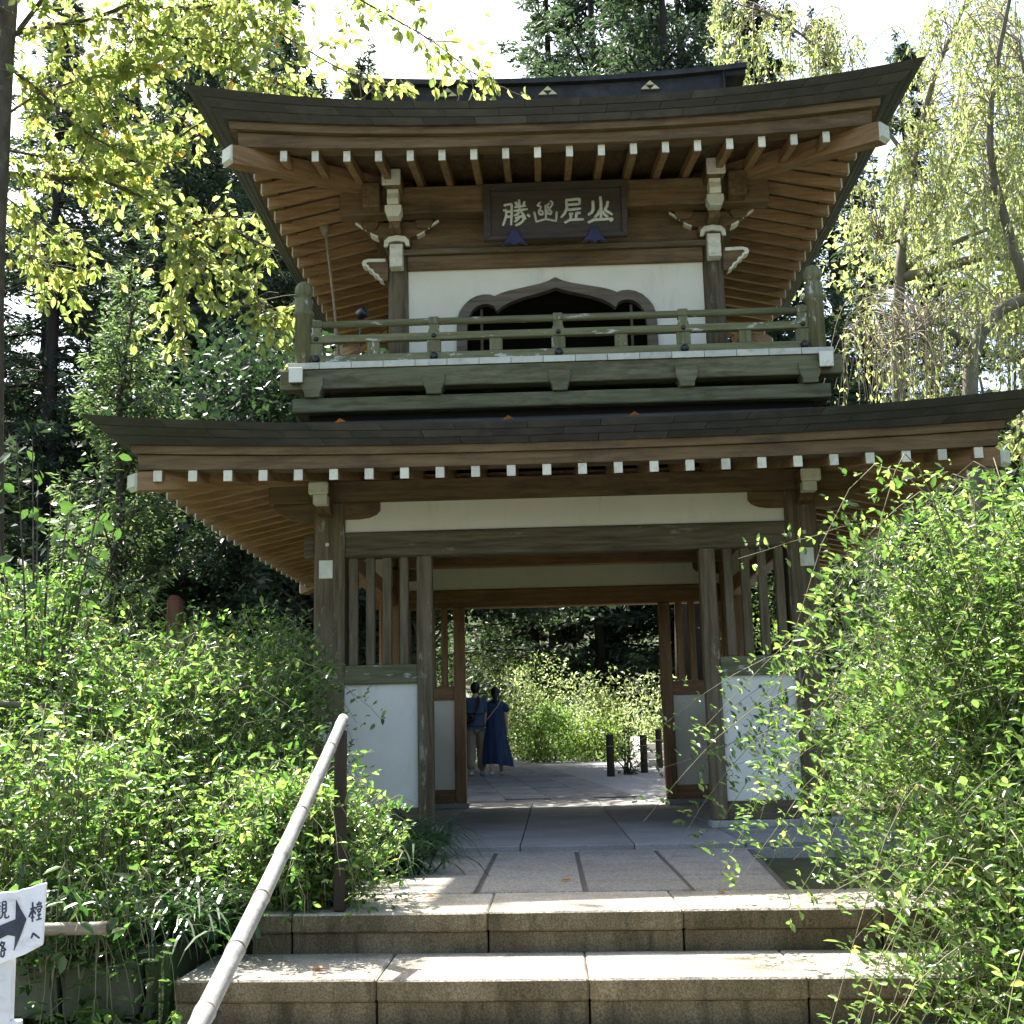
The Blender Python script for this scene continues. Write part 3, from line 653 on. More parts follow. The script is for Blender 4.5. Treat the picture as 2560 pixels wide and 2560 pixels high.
for sx in (-1, 1):
    xa, xb = sorted((sx*1.835, sx*1.862)); box('ridge_end', xa, xb, 1.88, 2.26, 7.30, 7.615, 'ridge_metal', rd, bev=0.008)
    xa, xb = sorted((sx*1.862, sx*2.085)); box('ridge_nose', xa, xb, 1.90, 2.24, 7.525, 7.65, 'ridge_metal', rd, bev=0.012)
for cx in (-1.055, 0.0, 1.075):
    zz = 7.385+ridge_z(cx); t = 0.052
    for (ox, oz) in ((-t, 0), (t, 0), (0, 0.095/2+0.002)):
        prism('crest_triangle', [(cx+ox-t+0.004, zz+oz), (cx+ox+t-0.004, zz+oz), (cx+ox, zz+oz+0.047)], 'y', 1.895, 1.922, 'gilt', rd)
build_roof(low_roof, LOW0, LOW3, (3.225, 2.868, 2.808), (3.185, 2.806, 2.716), 3.163, 2.632, 0.064, 0.082, 0.215, 0.264, 12, 2.07, 0.05, 3.215, 2.585, 0.145, 0.11, 0.16, 'wood_x')
build_roof(up_roof, UP0_, UP3_, (2.69, 5.70, 5.637), (2.63, 5.634, 5.55), 2.575, 5.458, 0.057, 0.092, 0.225, 0.265, 9, 1.43, 0.085, 2.70, 5.43, 0.165, 0.125, 0.13, 'wood_x')

# ---- balcony
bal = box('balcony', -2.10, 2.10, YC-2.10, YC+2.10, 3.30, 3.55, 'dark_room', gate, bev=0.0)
for s_ in (-1, 1):
    y = YC+s_*2.17
    box('base_beam', -2.225, 2.225, y-0.06, y+0.06, 3.425, 3.545, 'beam_x', bal, bev=0.008)
    box('floor_beam', -2.335, 2.335, YC+s_*2.16-0.07, YC+s_*2.16+0.07, 3.625, 3.795, 'beam_x', bal, bev=0.008)
    xa, xb = s_*2.165-0.06, s_*2.165+0.06
    box('base_beam', xa, xb, YC-2.10, YC+2.10, 3.425, 3.545, 'beam_y', bal, bev=0.008)
    box('floor_beam', s_*2.185-0.055, s_*2.185+0.055, YC-2.30, YC+2.30, 3.664, 3.790, 'beam_y', bal, bev=0.008)
    for t_ in (-1, 1):
        box('white_end', s_*2.185-0.057, s_*2.185+0.057, *(sorted((YC+t_*2.30, YC+t_*2.318))), 3.662, 3.792, 'white', bal, bev=0.004)
for k in range(-2, 3):
    x = k*1.047
    if abs(k) == 2: x = math.copysign(2.06, k)
    for s_ in (-1, 1):
        y = YC+s_*2.175
        prism('bracket_block', [(x-0.092, 3.72), (x+0.092, 3.72), (x+0.092, 3.655), (x+0.082, 3.62), (x+0.065, 3.59), (x+0.06, 3.546), (x-0.06, 3.546), (x-0.065, 3.59), (x-0.082, 3.62), (x-0.092, 3.655)], 'y', y-0.085, y+0.085, 'beam_x', bal, bev=0.004)
# floor boards, white-painted ends
bw = 0.267
for k in range(17):
    xc = (k-8)*bw
    b = box('floor_board', xc-bw/2+0.002, xc+bw/2-0.002, YC-2.232, YC-1.5, 3.797, 3.852, 'green_y', bal, bev=0.003)
    box('white_end', xc-bw/2+0.002, xc+bw/2-0.002, YC-2.240, YC-2.2325, 3.797, 3.852, 'white_worn', b, bev=0.002)
box('floor_deck', -2.27, 2.27, YC-1.497, YC+2.23, 3.797, 3.85, 'green_x', bal, bev=0.0)
RY = -0.085
newel_prof = [(0.073, 0.0), (0.073, 0.43), (0.089, 0.44), (0.089, 0.468), (0.074, 0.476), (0.076, 0.575), (0.070, 0.586), (0.054, 0.592), (0.054, 0.606), (0.070, 0.616), (0.079, 0.65), (0.076, 0.685), (0.055, 0.722), (0.026, 0.742), (0.008, 0.75)]
nv, nf_ = lathe(newel_prof, 20)
nw = None
for sx in (-1, 1):
    for yy_ in (RY, 2*YC-RY):
        if nw is None: nw = mk('newel_post', nv, nf_, 'green_z', bal, (sx*2.155, yy_, 3.852), smooth=True)
        else: share(nw, bal, (sx*2.155, yy_, 3.852))
cap_v, cap_f = lathe([(0.022, 0.0), (0.021, 0.012), (0.015, 0.021), (0.004, 0.025)], 12)
def rails(side):
    """one side of the railing in local x (along) and y (outwards is -y)"""
    rot = {0: 0, 1: math.pi/2, 2: math.pi, 3: -math.pi/2}[side]
    off = 2.155
    def pl(x, z, dy=0.0):
        p = {0: (x, -off+dy), 1: (off-dy, x), 2: (-x, off-dy), 3: (-off+dy, -x)}[side]
        return (p[0], YC+p[1], z)
    def bx(name, x0, x1, hw, z0, z1, mat, dy=0.0, bev=0.006, parent=bal):
        b = box(name, x0, x1, -hw, hw, z0, z1, mat, None, bev)
        b.parent = parent; b.matrix_parent_inverse = Matrix.Translation(-WL[parent]); b.rotation_euler = (0, 0, rot)
        b.location = pl((x0+x1)/2, (z0+z1)/2, dy); WL[b] = Vector(b.location)
        return b
    bx('lower_rail', -2.08, 2.08, 0.042, 3.853, 3.927, 'green_x')
    bx('middle_rail', -2.085, 2.085, 0.033, 4.042, 4.104, 'green_x')
    tv, tf = tube([(-2.085, 0, 0), (-1.0, 0, 0.002), (0, 0, 0), (1.0, 0, -0.001), (2.085, 0, 0)], 0.031, 12)
    t = mk('top_rail', tv, tf, 'green_x', bal, pl(0, 4.206), (0, 0, rot), smooth=True)
    for x in (-2.04, -1.047, 0.0, 1.047, 2.04):
        bx('strut', x-0.058, x+0.058, 0.026, 3.927, 4.042, 'green_z', bev=0.008)
        prismz = [(x-0.05, 4.104), (x+0.05, 4.104), (x+0.036, 4.15), (x+0.044, 4.176), (x-0.044, 4.176), (x-0.036, 4.15)]
        c = np.mean(prismz, axis=0)
        V = [(a-c[0], -0.026, b-c[1]) for a, b in prismz]+[(a-c[0], 0.026, b-c[1]) for a, b in prismz]
        n = 6
        o = mk('strut_head', V, [tuple(range(n)), tuple(range(2*n-1, n-1, -1))]+[(i, (i+1) % n, n+(i+1) % n, n+i) for i in range(n)], 'green_z', bal, pl(c[0], c[1]), (0, 0, rot)); recalc(o.data)
        bx('rail_clasp', x-0.043, x+0.043, 0.036, 4.177, 4.243, 'green_z', bev=0.008)
        if side in (0, 1, 3):
            for zz, dy, sc in ((4.073, -0.033, 0.9), (3.888, -0.042, 1.55)):
                o = mk('nail_cap', [(a*sc, b*sc, c_*sc) for a, b, c_ in cap_v], cap_f, 'nail_iron', bal, pl(x, zz, dy), (math.pi/2, 0, rot), smooth=True)
    for x in (-1.56, -0.525, 0.525, 1.56): bx('short_strut', x-0.054, x+0.054, 0.026, 3.927, 4.042, 'green_z', bev=0.008)
for sd in (0, 1, 3): rails(sd)

# ---- upper storey
UPY = YC-1.43
for sx in (-1, 1):
    for sy in (-1, 1):
        cv, cf = tube([(0, 0, 0), (0, 0, 0.6), (0, 0, 1.30)], [0.096, 0.096, 0.094], 24)
        mk('column', cv, cf, 'aged_z' if sy < 0 else 'warm_z', gate, (sx*1.43, YC+sy*1.43, 3.852), smooth=True)
outer_half = [(0, 4.836), (0.07, 4.80), (0.15, 4.776), (0.30, 4.745), (0.42, 4.722), (0.50, 4.698), (0.552, 4.674), (0.60, 4.690), (0.66, 4.692), (0.72, 4.679), (0.78, 4.648), (0.83, 4.60), (0.872, 4.54), (0.895, 4.47), (0.903, 4.38), (0.905, 4.16), (0.912, 3.99), (0.925, 3.854)]
inner_half = [(0, 4.738), (0.07, 4.712), (0.15, 4.69), (0.30, 4.652), (0.42, 4.610), (0.49, 4.570), (0.535, 4.532), (0.565, 4.58), (0.61, 4.60), (0.66, 4.602), (0.71, 4.585), (0.755, 4.55), (0.785, 4.50), (0.803, 4.44), (0.81, 4.37), (0.813, 4.16), (0.818, 3.99), (0.825, 3.854)]
def ring_path(h): return [(-a, b) for a, b in h[::-1]]+h[1:]
OUT, INN = ring_path(outer_half), ring_path(inner_half)
def ring_solid(name, A, B, y0, y1, mat, parent):
    n = len(A); V = [(a, y0, b) for a, b in A]+[(a, y0, b) for a, b in B]+[(a, y1, b) for a, b in A]+[(a, y1, b) for a, b in B]
    F = []
    for i in range(n-1):
        F += [(i, i+1, n+i+1, n+i), (2*n+i, 3*n+i, 3*n+i+1, 2*n+i+1), (i, 2*n+i, 2*n+i+1, i+1), (n+i, n+i+1, 3*n+i+1, 3*n+i)]
    c = np.array([0, (y0+y1)/2, 4.4])
    o = mk(name, np.array(V)-c, F, mat, parent, tuple(c)); recalc(o.data); return o
ring_solid('window_frame', OUT, INN, UPY-0.055, UPY+0.03, 'frame_x', gate)
rect = []
for a, b in OUT:
    t = (a, b)
    if b < 4.36: rect.append((math.copysign(1.345, a), b))
    elif abs(a) > 0.7: rect.append((math.copysign(1.345, a), 4.36+0.65*((0.905-abs(a))/0.205)**0.8*0.98 if abs(a) < 0.905 else 4.36))
    else: rect.append((a*1.345/0.70*1.0 if abs(a) <= 0.70 else math.copysign(1.345, a), 5.0))
ring_solid('plaster_wall', rect, [(a*0.985, b-0.008) for a, b in OUT], UPY-0.022, UPY+0.018, 'plaster', gate)
for nm, x0, x1, y0, y1 in (('plaster_wall', -1.345, 1.345, 2*YC-UPY-0.02, 2*YC-UPY+0.02), ('plaster_wall', -1.45, -1.41, UPY+0.1, 2*YC-UPY-0.1), ('plaster_wall', 1.41, 1.45, UPY+0.1, 2*YC-UPY-0.1)):
    box(nm, x0, x1, y0, y1, 3.852, 5.6, 'plaster', gate, bev=0.0)
box('room_shade_sheet', -1.38, 1.38, UPY+0.9, UPY+0.94, 3.852, 5.5, 'dark_room', gate, bev=0.0)  # added near-black sheet that paints the dark of the unlit room behind the window
for x in (-0.68, 0.68): box('window_bar', x-0.012, x+0.012, UPY+0.02, UPY+0.045, 3.852, 4.58, 'aged_z', gate, bev=0.003)
box('head_beam', -1.345, 1.345, UPY-0.075, UPY+0.06, 4.945, 5.075, 'wood_x', gate, bev=0.01)
box('tie_plate', -1.40, 1.40, UPY-0.115, UPY+0.07, 5.076, 5.128, 'aged_x', gate, bev=0.01)
box('frieze_board', -1.40, 1.40, UPY-0.02, UPY+0.02, 5.128, 5.45, 'wood_x', gate, bev=0.0)
box('eave_purlin', -1.93, 1.93, UPY-0.28, UPY-0.12, 5.40, 5.655, 'wood_x', gate, bev=0.012)
box('eave_purlin', -1.93, 1.93, 2*YC-UPY+0.12, 2*YC-UPY+0.28, 5.40, 5.655, 'wood_x', gate, bev=0.012)
for sx in (-1, 1):
    xa, xb = sorted((sx*1.55, sx*1.71)); box('eave_purlin', xa, xb, UPY-0.42, 2*YC-UPY+0.42, 5.41, 5.645, 'wood_y', gate, bev=0.012)
    xa, xb = sorted((sx*1.41, sx*1.45)); box('frieze_board', xa, xb, UPY+0.1, 2*YC-UPY-0.1, 5.128, 5.45, 'wood_y', gate, bev=0.0)
    # capital, its white rim, and white nosings stepping forward
    X = sx*1.43
    cp = prism('capital', [(X-0.125, 5.255), (X+0.125, 5.255), (X+0.125, 5.19), (X+0.10, 5.155), (X-0.10, 5.155), (X-0.125, 5.19)], 'y', UPY-0.125, UPY+0.125, 'wood_x', gate, bev=0.004)
    arch = [(X-0.118, 5.145), (X-0.110, 5.20), (X-0.075, 5.235), (X, 5.248), (X+0.075, 5.235), (X+0.110, 5.20), (X+0.118, 5.145), (X+0.085, 5.145), (X+0.07, 5.185), (X, 5.197), (X-0.07, 5.185), (X-0.085, 5.145)]
    prism('white_rim', arch, 'y', UPY-0.155, UPY-0.126, 'white', cp)
    ns = prism('nosing', [(UPY-0.09, 5.15), (UPY-0.19, 5.15), (UPY-0.205, 5.10), (UPY-0.19, 5.06), (UPY-0.21, 5.01), (UPY-0.195, 4.97), (UPY-0.215, 4.925), (UPY-0.09, 4.925)], 'x', X-0.058, X+0.058, 'white', gate, bev=0.004)
    # arm block, small bearing block and head above
    box('bearing_arm', X-0.05, X+0.05, UPY-0.30, UPY+0.12, 5.256, 5.345, 'wood_y', gate, bev=0.006)
    prism('bearing_block', [(X-0.075, 5.425), (X+0.075, 5.425), (X+0.075, 5.37), (X+0.05, 5.318), (X-0.05, 5.318), (X-0.075, 5.37)], 'y', UPY-0.41, UPY-0.285, 'white', gate, bev=0.003)
    prism('beam_end', [(UPY-0.29, 5.43), (UPY-0.425, 5.43), (UPY-0.44, 5.475), (UPY-0.42, 5.53), (UPY-0.43, 5.565), (UPY-0.29, 5.565)], 'x', X-0.052, X+0.052, 'white', gate, bev=0.003)
    hb = box('beam_head', X-0.082, X+0.082, UPY-0.52, UPY+0.1, 5.565, 5.70, 'wood_y', gate, bev=0.008)
    box('white_end', X-0.083, X+0.083, UPY-0.545, UPY-0.521, 5.555, 5.705, 'white', hb, bev=0.01)
    # side scroll with white edge
    S = lambda pts: [(sx*a, b) for a, b in pts]
    sc = prism('scroll_nose', S([(1.52, 5.06), (1.70, 5.065), (1.745, 5.05), (1.755, 5.02), (1.735, 5.005), (1.71, 5.00), (1.70, 4.97), (1.665, 4.955), (1.65, 4.92), (1.615, 4.905), (1.60, 4.875), (1.56, 4.855), (1.52, 4.85)]), 'y', UPY-0.05, UPY+0.05, 'wood_x', gate, bev=0.003)
    prism('white_edge', S([(1.545, 5.066), (1.70, 5.07), (1.752, 5.055), (1.762, 5.02), (1.742, 5.0), (1.715, 4.995), (1.705, 4.965), (1.67, 4.95), (1.655, 4.915), (1.62, 4.9), (1.605, 4.87), (1.565, 4.85), (1.575, 4.868), (1.595, 4.885), (1.61, 4.918), (1.645, 4.933), (1.66, 4.968), (1.69, 4.98), (1.70, 5.008), (1.725, 5.022), (1.71, 5.04), (1.545, 5.036)]), 'y', UPY-0.056, UPY+0.056, 'white', sc)
    # bracket arms both ways with white tips
    for t_ in (-1, 1):
        Q = lambda pts: [(X+t_*a, b) for a, b in pts]
        ba = prism('bracket_arm', Q([(0.0, 5.256), (0.11, 5.256), (0.17, 5.262), (0.22, 5.285), (0.27, 5.315), (0.31, 5.36), (0.31, 5.40), (0.0, 5.40)]), 'y', UPY-0.09, UPY+0.02, 'wood_x', gate, bev=0.004)
        prism('white_tip', Q([(0.18, 5.257), (0.225, 5.276), (0.252, 5.295), (0.246, 5.308), (0.218, 5.292), (0.178, 5.273)]), 'y', UPY-0.093, UPY+0.02, 'white', ba)
        prism('white_tip', Q([(0.285, 5.318), (0.335, 5.35), (0.385, 5.388), (0.378, 5.402), (0.325, 5.366), (0.279, 5.332)]), 'y', UPY-0.118, UPY-0.088, 'white', ba)
        bb = prism('bearing_block', Q([(0.17, 5.40), (0.33, 5.40), (0.33, 5.365), (0.305, 5.325), (0.195, 5.325), (0.17, 5.365)]), 'y', UPY-0.13, UPY-0.092, 'wood_x', gate, bev=0.003)
# ================================================================== things on and round the gate
# ---- name plaque under the upper eaves (tilted forward a little)
PY = 0.33
plq = thing('name_plaque', 'dark framed wooden name plaque with four pale carved characters under the upper eaves', 'plaque', (0, PY, 5.09))
box('board', -0.565, 0.60, PY-0.012, PY+0.02, 5.10, 5.56, 'plaque_board', plq, bev=0.0)
for nm, pts in (('frame_board', [(-0.63, 5.085), (0.645, 5.09), (0.60, 5.13), (-0.56, 5.125)]), ('frame_board', [(-0.63, 5.62), (0.665, 5.62), (0.60, 5.552), (-0.56, 5.552)]),
                ('frame_board', [(-0.63, 5.086), (-0.562, 5.126), (-0.562, 5.551), (-0.63, 5.619)]), ('frame_board', [(0.645, 5.091), (0.602, 5.131), (0.602, 5.551), (0.665, 5.619)])):
    prism(nm, pts, 'y', PY-0.045, PY+0.02, 'plaque_board' if len(pts) else 0, plq, bev=0.003)
def z7(x, y):
    return (-0.466+(x-345)*0.000785, 5.22-(y-(600-(x-345)*0.03125))*0.00083)
CH = [
    [[(388, 352), (462, 340), (458, 470), (450, 585)], [(378, 345), (395, 370)], [(362, 418), (402, 408), (396, 480), (358, 592)], [(402, 432), (452, 426)], [(400, 492), (450, 484)], [(506, 318), (522, 362)], [(546, 292), (552, 420)], [(612, 312), (592, 358)], [(490, 380), (624, 360)], [(482, 422), (644, 400)], [(548, 430), (520, 462), (484, 478)], [(566, 425), (602, 480), (618, 520)], [(496, 508), (592, 476), (588, 545)], [(500, 590), (560, 560), (600, 520)], [(545, 470), (530, 520), (488, 548)], [(636, 462), (668, 490)]],
    [[(792, 318), (752, 362), (800, 372)], [(800, 372), (770, 420), (772, 462), (815, 465), (812, 420), (775, 425)], [(900, 305), (932, 330), (905, 380), (868, 400)], [(890, 330), (862, 370), (905, 395)], [(868, 405), (865, 450), (905, 462), (912, 420), (872, 412)], [(846, 350), (848, 520)], [(716, 432), (740, 555)], [(740, 545), (850, 515), (966, 540)], [(972, 430), (962, 540)]],
    [[(1072, 300), (1238, 284), (1232, 352)], [(1100, 352), (1235, 345)], [(1085, 300), (1088, 390), (1062, 450), (1018, 500)], [(1095, 412), (1250, 396)], [(1135, 448), (1128, 515)], [(1108, 462), (1160, 452)], [(1196, 450), (1188, 512)], [(1180, 452), (1246, 444)], [(1055, 560), (1120, 525), (1278, 520)]],
    [[(1472, 258), (1478, 330), (1470, 520)], [(1386, 308), (1388, 400), (1372, 440), (1325, 470)], [(1556, 312), (1548, 360), (1518, 410), (1560, 440), (1604, 468)], [(1470, 400), (1440, 460), (1398, 500)], [(1474, 410), (1520, 470), (1552, 495)], [(1322, 560), (1390, 525), (1500, 520), (1610, 512)], [(1570, 540), (1606, 514)]]]
WID = [30, 26, 34, 36]
for ci, strokes in enumerate(CH):
    bg = Bag()
    for st in strokes:
        P_ = np.array([z7(*q) for q in st])
        # resample smoothly
        d = np.r_[0, np.cumsum(np.linalg.norm(np.diff(P_, axis=0), axis=1))]; tt = np.linspace(0, d[-1], max(5, int(d[-1]/0.012)))
        xx = np.interp(tt, d, P_[:, 0]); zz = np.interp(tt, d, P_[:, 1])
        w = WID[ci]*0.000785/2*(0.75+0.35*np.sin(np.linspace(0.5, 2.9, len(tt))))
        V, F = tube(np.c_[xx, np.zeros_like(xx), zz], w, 8)
        V = [(v[0], (v[1])*0.55, v[2]) for v in V]
        bg.add((V, F))
    o = bg.build('character', 'letter', plq, smooth=True); o.location = (0, PY-0.018, 0); WL[o] = Vector((0, PY-0.018, 0))
for lx in (-0.355, 0.352):
    prism('leaf_clasp', [(lx-0.025, 5.165), (lx+0.025, 5.165), (lx+0.06, 5.09), (lx+0.118, 5.015), (lx+0.05, 5.045), (lx, 5.02), (lx-0.05, 5.045), (lx-0.122, 5.015), (lx-0.06, 5.09)], 'y', PY-0.075, PY-0.046, 'bracket_blue', plq, bev=0.004)
# ---- bell rope under the left eave
rp = thing('bell_rope', 'knotted bell rope hanging from the left eave down to the balcony', 'rope', tuple(at(868, 830, 1.0)*np.array([1, 1, 0])+np.array([0, 0, 3.85])))
ra, rb = at(810, 545, 1.0), at(858, 795, 1.0); rb[2] = 3.86
top_ = ra.copy(); top_[2] = 5.95; mid_ = (ra+rb)/2
V, F = tube([top_, ra, mid_+np.array([0.01, 0, 0]), rb], 0.012, 8); mk('cord', V, F, 'rope', rp, smooth=True)
V, F = lathe([(0.012, -0.10), (0.04, -0.06), (0.05, 0.0), (0.03, 0.05), (0.045, 0.08), (0.012, 0.12)], 10)
mk('knot', V, F, 'rope', rp, tuple(ra+np.array([0, 0, -0.07])), smooth=True)
# ---- bamboo handrail
hr = thing('bamboo_handrail', 'pale weathered bamboo handrail sloping up beside the stone steps', 'handrail', (-1.12, -4.3, -0.03))
A, B = at(858, 1797, -4.2), at(478, 2600, -6.78)
A[0] = A[0]; dirv = (B-A); nseg = 9
pts = []; rad = []
Lr = np.linalg.norm(dirv)
ts = np.linspace(0, 1, 64); nodes = np.array([0.035, 0.15, 0.285, 0.42, 0.555, 0.69, 0.82, 0.95])
bend = np.array([0, 0, 1.0])
for t in ts:
    p = A+dirv*t+bend*(-0.02*math.sin(math.pi*t))
    nd = np.min(np.abs(nodes-t))
    pts.append(p); rad.append(0.0245+0.0035*math.exp(-(nd/0.006)**2)+0.002*t)
V, F = tube(pts, rad, 16); mk('pole', V, F, 'bamboo', hr, smooth=True)
endp = at(858, 1797, -4.2)
for t in nodes[1:]:
    p = A+dirv*t+bend*(-0.02*math.sin(math.pi*t)); u = dirv/Lr
    V, F = tube([p-u*0.004, p+u*0.004], 0.0275+0.002*t, 16); mk('node_ring', V, F, 'bamboo_old', hr, smooth=True)
for t, gz in ((0.03, -0.03), (0.93, -0.71)):
    p = A+dirv*t; ps = box('support_post', p[0]-0.026, p[0]+0.026, p[1]-0.026, p[1]+0.026, gz, p[2]-0.03, 'bark_dark', hr, bev=0.005)
# ---- white arrow sign on its post
SY = -6.2
sg = thing('arrow_sign', 'white hand-painted wooden signboard with a black arrow on a white post', 'sign', (-1.80, SY, -0.93))
def s6(x, y): return at(x*0.3415, 1900+y*0.3415, SY)
def S6(x, y): p = s6(x, y); return (p[0], p[2])
bp_ = [S6(330, 900), S6(268, 912), S6(215, 935), S6(160, 945), S6(120, 962), S6(60, 966), S6(-60, 975), S6(-420, 1060), S6(-560, 1290), S6(-420, 1640), S6(0, 1490), S6(160, 1432), S6(295, 1362), S6(304, 1345)]
brd = prism('board', bp_, 'y', SY, SY+0.018, 'sign_paint', sg, bev=0.002)
prism('post', [S6(-30, 1440), S6(66, 1440), S6(46, 1950), S6(-40, 1950)], 'y', SY+0.019, SY+0.05, 'sign_paint', sg)
pp = s6(5, 1950); box('post', pp[0]-0.045, pp[0]+0.045, SY+0.02, SY+0.049, -0.93, pp[2]+0.01, 'sign_paint', sg, bev=0.003)
arrow = [S6(195, 1165), S6(150, 1090), S6(120, 1025), S6(116, 1165), S6(0, 1212), S6(-330, 1330), S6(-330, 1440), S6(0, 1310), S6(60, 1280), S6(114, 1290), S6(104, 1396), S6(150, 1290)]
prism('arrow', arrow, 'y', SY-0.003, SY, 'ink', sg)
def brush(strokes, w, name):
    bg = Bag()
    for st in strokes:
        P_ = np.array([s6(*q) for q in st])
        d = np.r_[0, np.cumsum(np.linalg.norm(np.diff(P_, axis=0), axis=1))]; tt = np.linspace(0, d[-1], max(4, int(d[-1]/0.004)))
        Pn = np.c_[np.interp(tt, d, P_[:, 0]), np.zeros(len(tt)), np.interp(tt, d, P_[:, 2])]
        V, F = tube(Pn, w*(0.8+0.3*np.sin(np.linspace(0.4, 2.8, len(tt)))), 6)
        bg.add(([(v[0], v[1]*0.4+SY-0.001, v[2]) for v in V], F))
    bg.build(name, 'ink', sg, smooth=True)
W0 = 0.0028
brush([[(222, 1092), (258, 1080)], [(240, 1040), (238, 1185)], [(240, 1090), (212, 1150)], [(242, 1092), (262, 1128)], [(226, 1155), (252, 1150)]], W0, 'character')          # 本
brush([[(286, 1036), (285, 1062)], [(272, 1050), (276, 1066)], [(302, 1042), (297, 1060)], [(266, 1076), (264, 1096)], [(266, 1078), (308, 1066), (304, 1084)], [(276, 1094), (298, 1088), (297, 1108), (276, 1112), (276, 1094)], [(286, 1112), (285, 1165)], [(272, 1138), (302, 1130)], [(266, 1172), (306, 1160)]], W0*0.85, 'character')   # 堂
brush([[(230, 1305), (243, 1268), (290, 1305)]], W0, 'character')                                                                                              # へ
brush([[(18, 1040), (46, 1034), (44, 1112), (18, 1118), (18, 1040)], [(18, 1064), (44, 1060)], [(18, 1090), (44, 1086)], [(22, 1118), (14, 1150), (-8, 1166)], [(36, 1114), (38, 1158), (64, 1152), (64, 1138)],
       [(-40, 1052), (2, 1044)], [(-46, 1078), (6, 1070)], [(-24, 1046), (-40, 1092)], [(-22, 1092), (-22, 1166)], [(-22, 1096), (4, 1092)], [(-22, 1118), (2, 1114)], [(-22, 1140), (2, 1136)], [(-22, 1164), (4, 1160)], [(-8, 1074), (-8, 1160)]], W0*0.9, 'character')   # 観
brush([[(16, 1328), (-4, 1362)], [(14, 1340), (36, 1336), (10, 1392)], [(2, 1352), (44, 1392)], [(8, 1400), (32, 1394), (30, 1436), (8, 1442), (8, 1400)],
       [(-46, 1344), (-16, 1338), (-18, 1370), (-44, 1376), (-46, 1344)], [(-30, 1374), (-30, 1430)], [(-46, 1392), (-46, 1432)], [(-30, 1400), (-14, 1396)], [(-52, 1440), (-10, 1424)]], W0*0.9, 'character')   # 路
# ---- bamboo poles in the left planting
def pole(name, label, a, b, r, grp=None, hole=True):
    t = thing(name, label, 'pole', tuple(np.minimum(a, b)), grp)
    n = 24; P_ = [a+(b-a)*i/n for i in range(n+1)]; rr = [r*(1+0.09*(i % 8 == 0)) for i in range(n+1)]
    V, F = tube(P_, rr, 14); mk('stalk', V, F, 'bamboo_old', t, smooth=True)
    if hole:
        u = (b-a)/np.linalg.norm(b-a); V, F = tube([b+u*0.0005, b+u*0.003], r*0.74, 14); mk('hollow_end', V, F, 'bamboo_hole', t)
    return t
e1 = at(268, 2320, -5.1); pole('bamboo_pole', 'cut bamboo pole lying level behind the white arrow sign', at(-500, 2336, -5.2), e1, 0.024)
pole('bamboo_rail', 'thin weathered bamboo fence rail half buried in the left bushes', at(-250, 2004, -4.25), at(300, 1980, -4.0), 0.019, None, False)
pole('bamboo_rail', 'upper bamboo fence rail running through the left bushes towards the gate pillar', at(-150, 1752, -3.6), at(560, 1790, -1.6), 0.019, None, False)
fp = at(438, 1490, -0.9)
t = thing('fence_post', 'reddish square wooden fence post rising from the left bushes', 'post', (fp[0], -0.9, -0.10))
box('shaft', fp[0]-0.048, fp[0]+0.048, -0.95, -0.85, -0.10, fp[2]-0.03, 'red_wood', t, bev=0.008); prism('cap', [(fp[0]-0.045, fp[2]-0.03), (fp[0]+0.045, fp[2]-0.03), (fp[0]+0.02, fp[2]), (fp[0]-0.02, fp[2])], 'y', -0.945, -0.855, 'red_wood', t)
# ---- small spotlight on the balcony
sp = at(905, 785, 0.35)
t = thing('spotlight', 'small black spotlight on a stake at the balcony corner', 'spotlight', (sp[0]-0.05, 0.35, 3.852))
V, F = tube([(sp[0]-0.05, 0.35, 3.852), (sp[0]-0.01, 0.35, sp[2]-0.05), (sp[0], 0.35, sp[2])], 0.008, 6); mk('stake', V, F, 'nail_iron', t)
V, F = lathe([(0.02, -0.05), (0.045, -0.04), (0.055, 0.04), (0.05, 0.05)], 12); mk('lamp_head', V, F, 'nail_iron', t, tuple(sp), (0.4, 1.2, 0), smooth=True)
# ---- wooden bollards, small sign and stone edging in the court behind
for (bx_, by_, bh, lab) in ((0.885, 12.0, 0.74, 'short dark wooden bollard standing alone at the edge of the gravel court'), (1.56, 13.2, 0.70, 'short dark wooden bollard beside the pale stone step'), (2.02, 15.2, 0.78, 'thinner wooden bollard behind the pale stone step')):
    gz = gh(by_)
    b = thing('wooden_bollard', lab, 'bollard', (bx_, by_, gz), 'bollards in the garden court')
    V, F = lathe([(0.072, -0.05), (0.068, 0.1), (0.066, bh*0.8), (0.064, bh-0.02), (0.05, bh)], 12)
    mk('shaft', V, F, 'bark_dark', b, (bx_, by_, gz))
    V, F = tube([(bx_+0.07*math.cos(a), by_+0.07*math.sin(a), gz+bh*0.72) for a in np.linspace(0, 2*math.pi, 13)], 0.008, 5, False); mk('rope_loop', V, F, 'rope', b)
st = thing('stone_stair', 'pale stone step with sloping cheek stones at the far side of the court', 'steps', (2.35, 16.6, gh(16.6)))
gz = gh(16.6)
prism('cheek_stone', [(15.6, gz-0.02), (17.8, gz-0.02), (17.8, gz+0.62), (17.5, gz+0.62), (15.6, gz+0.1)], 'x', 1.62, 1.84, 'stone_pale', st, bev=0.01)
for k in range(3): box('step_stone', 1.85, 3.6, 16.0+0.45*k, 17.9, gz-0.02+0.16*k, gz+0.15+0.16*k, 'stone_pale', st, bev=0.01)
sgp = at(1421, 1876, 21.0)
t = thing('garden_marker', 'tiny pale wooden plant marker in front of the sunlit shrubs', 'sign', (sgp[0], 21.0, gh(21)))
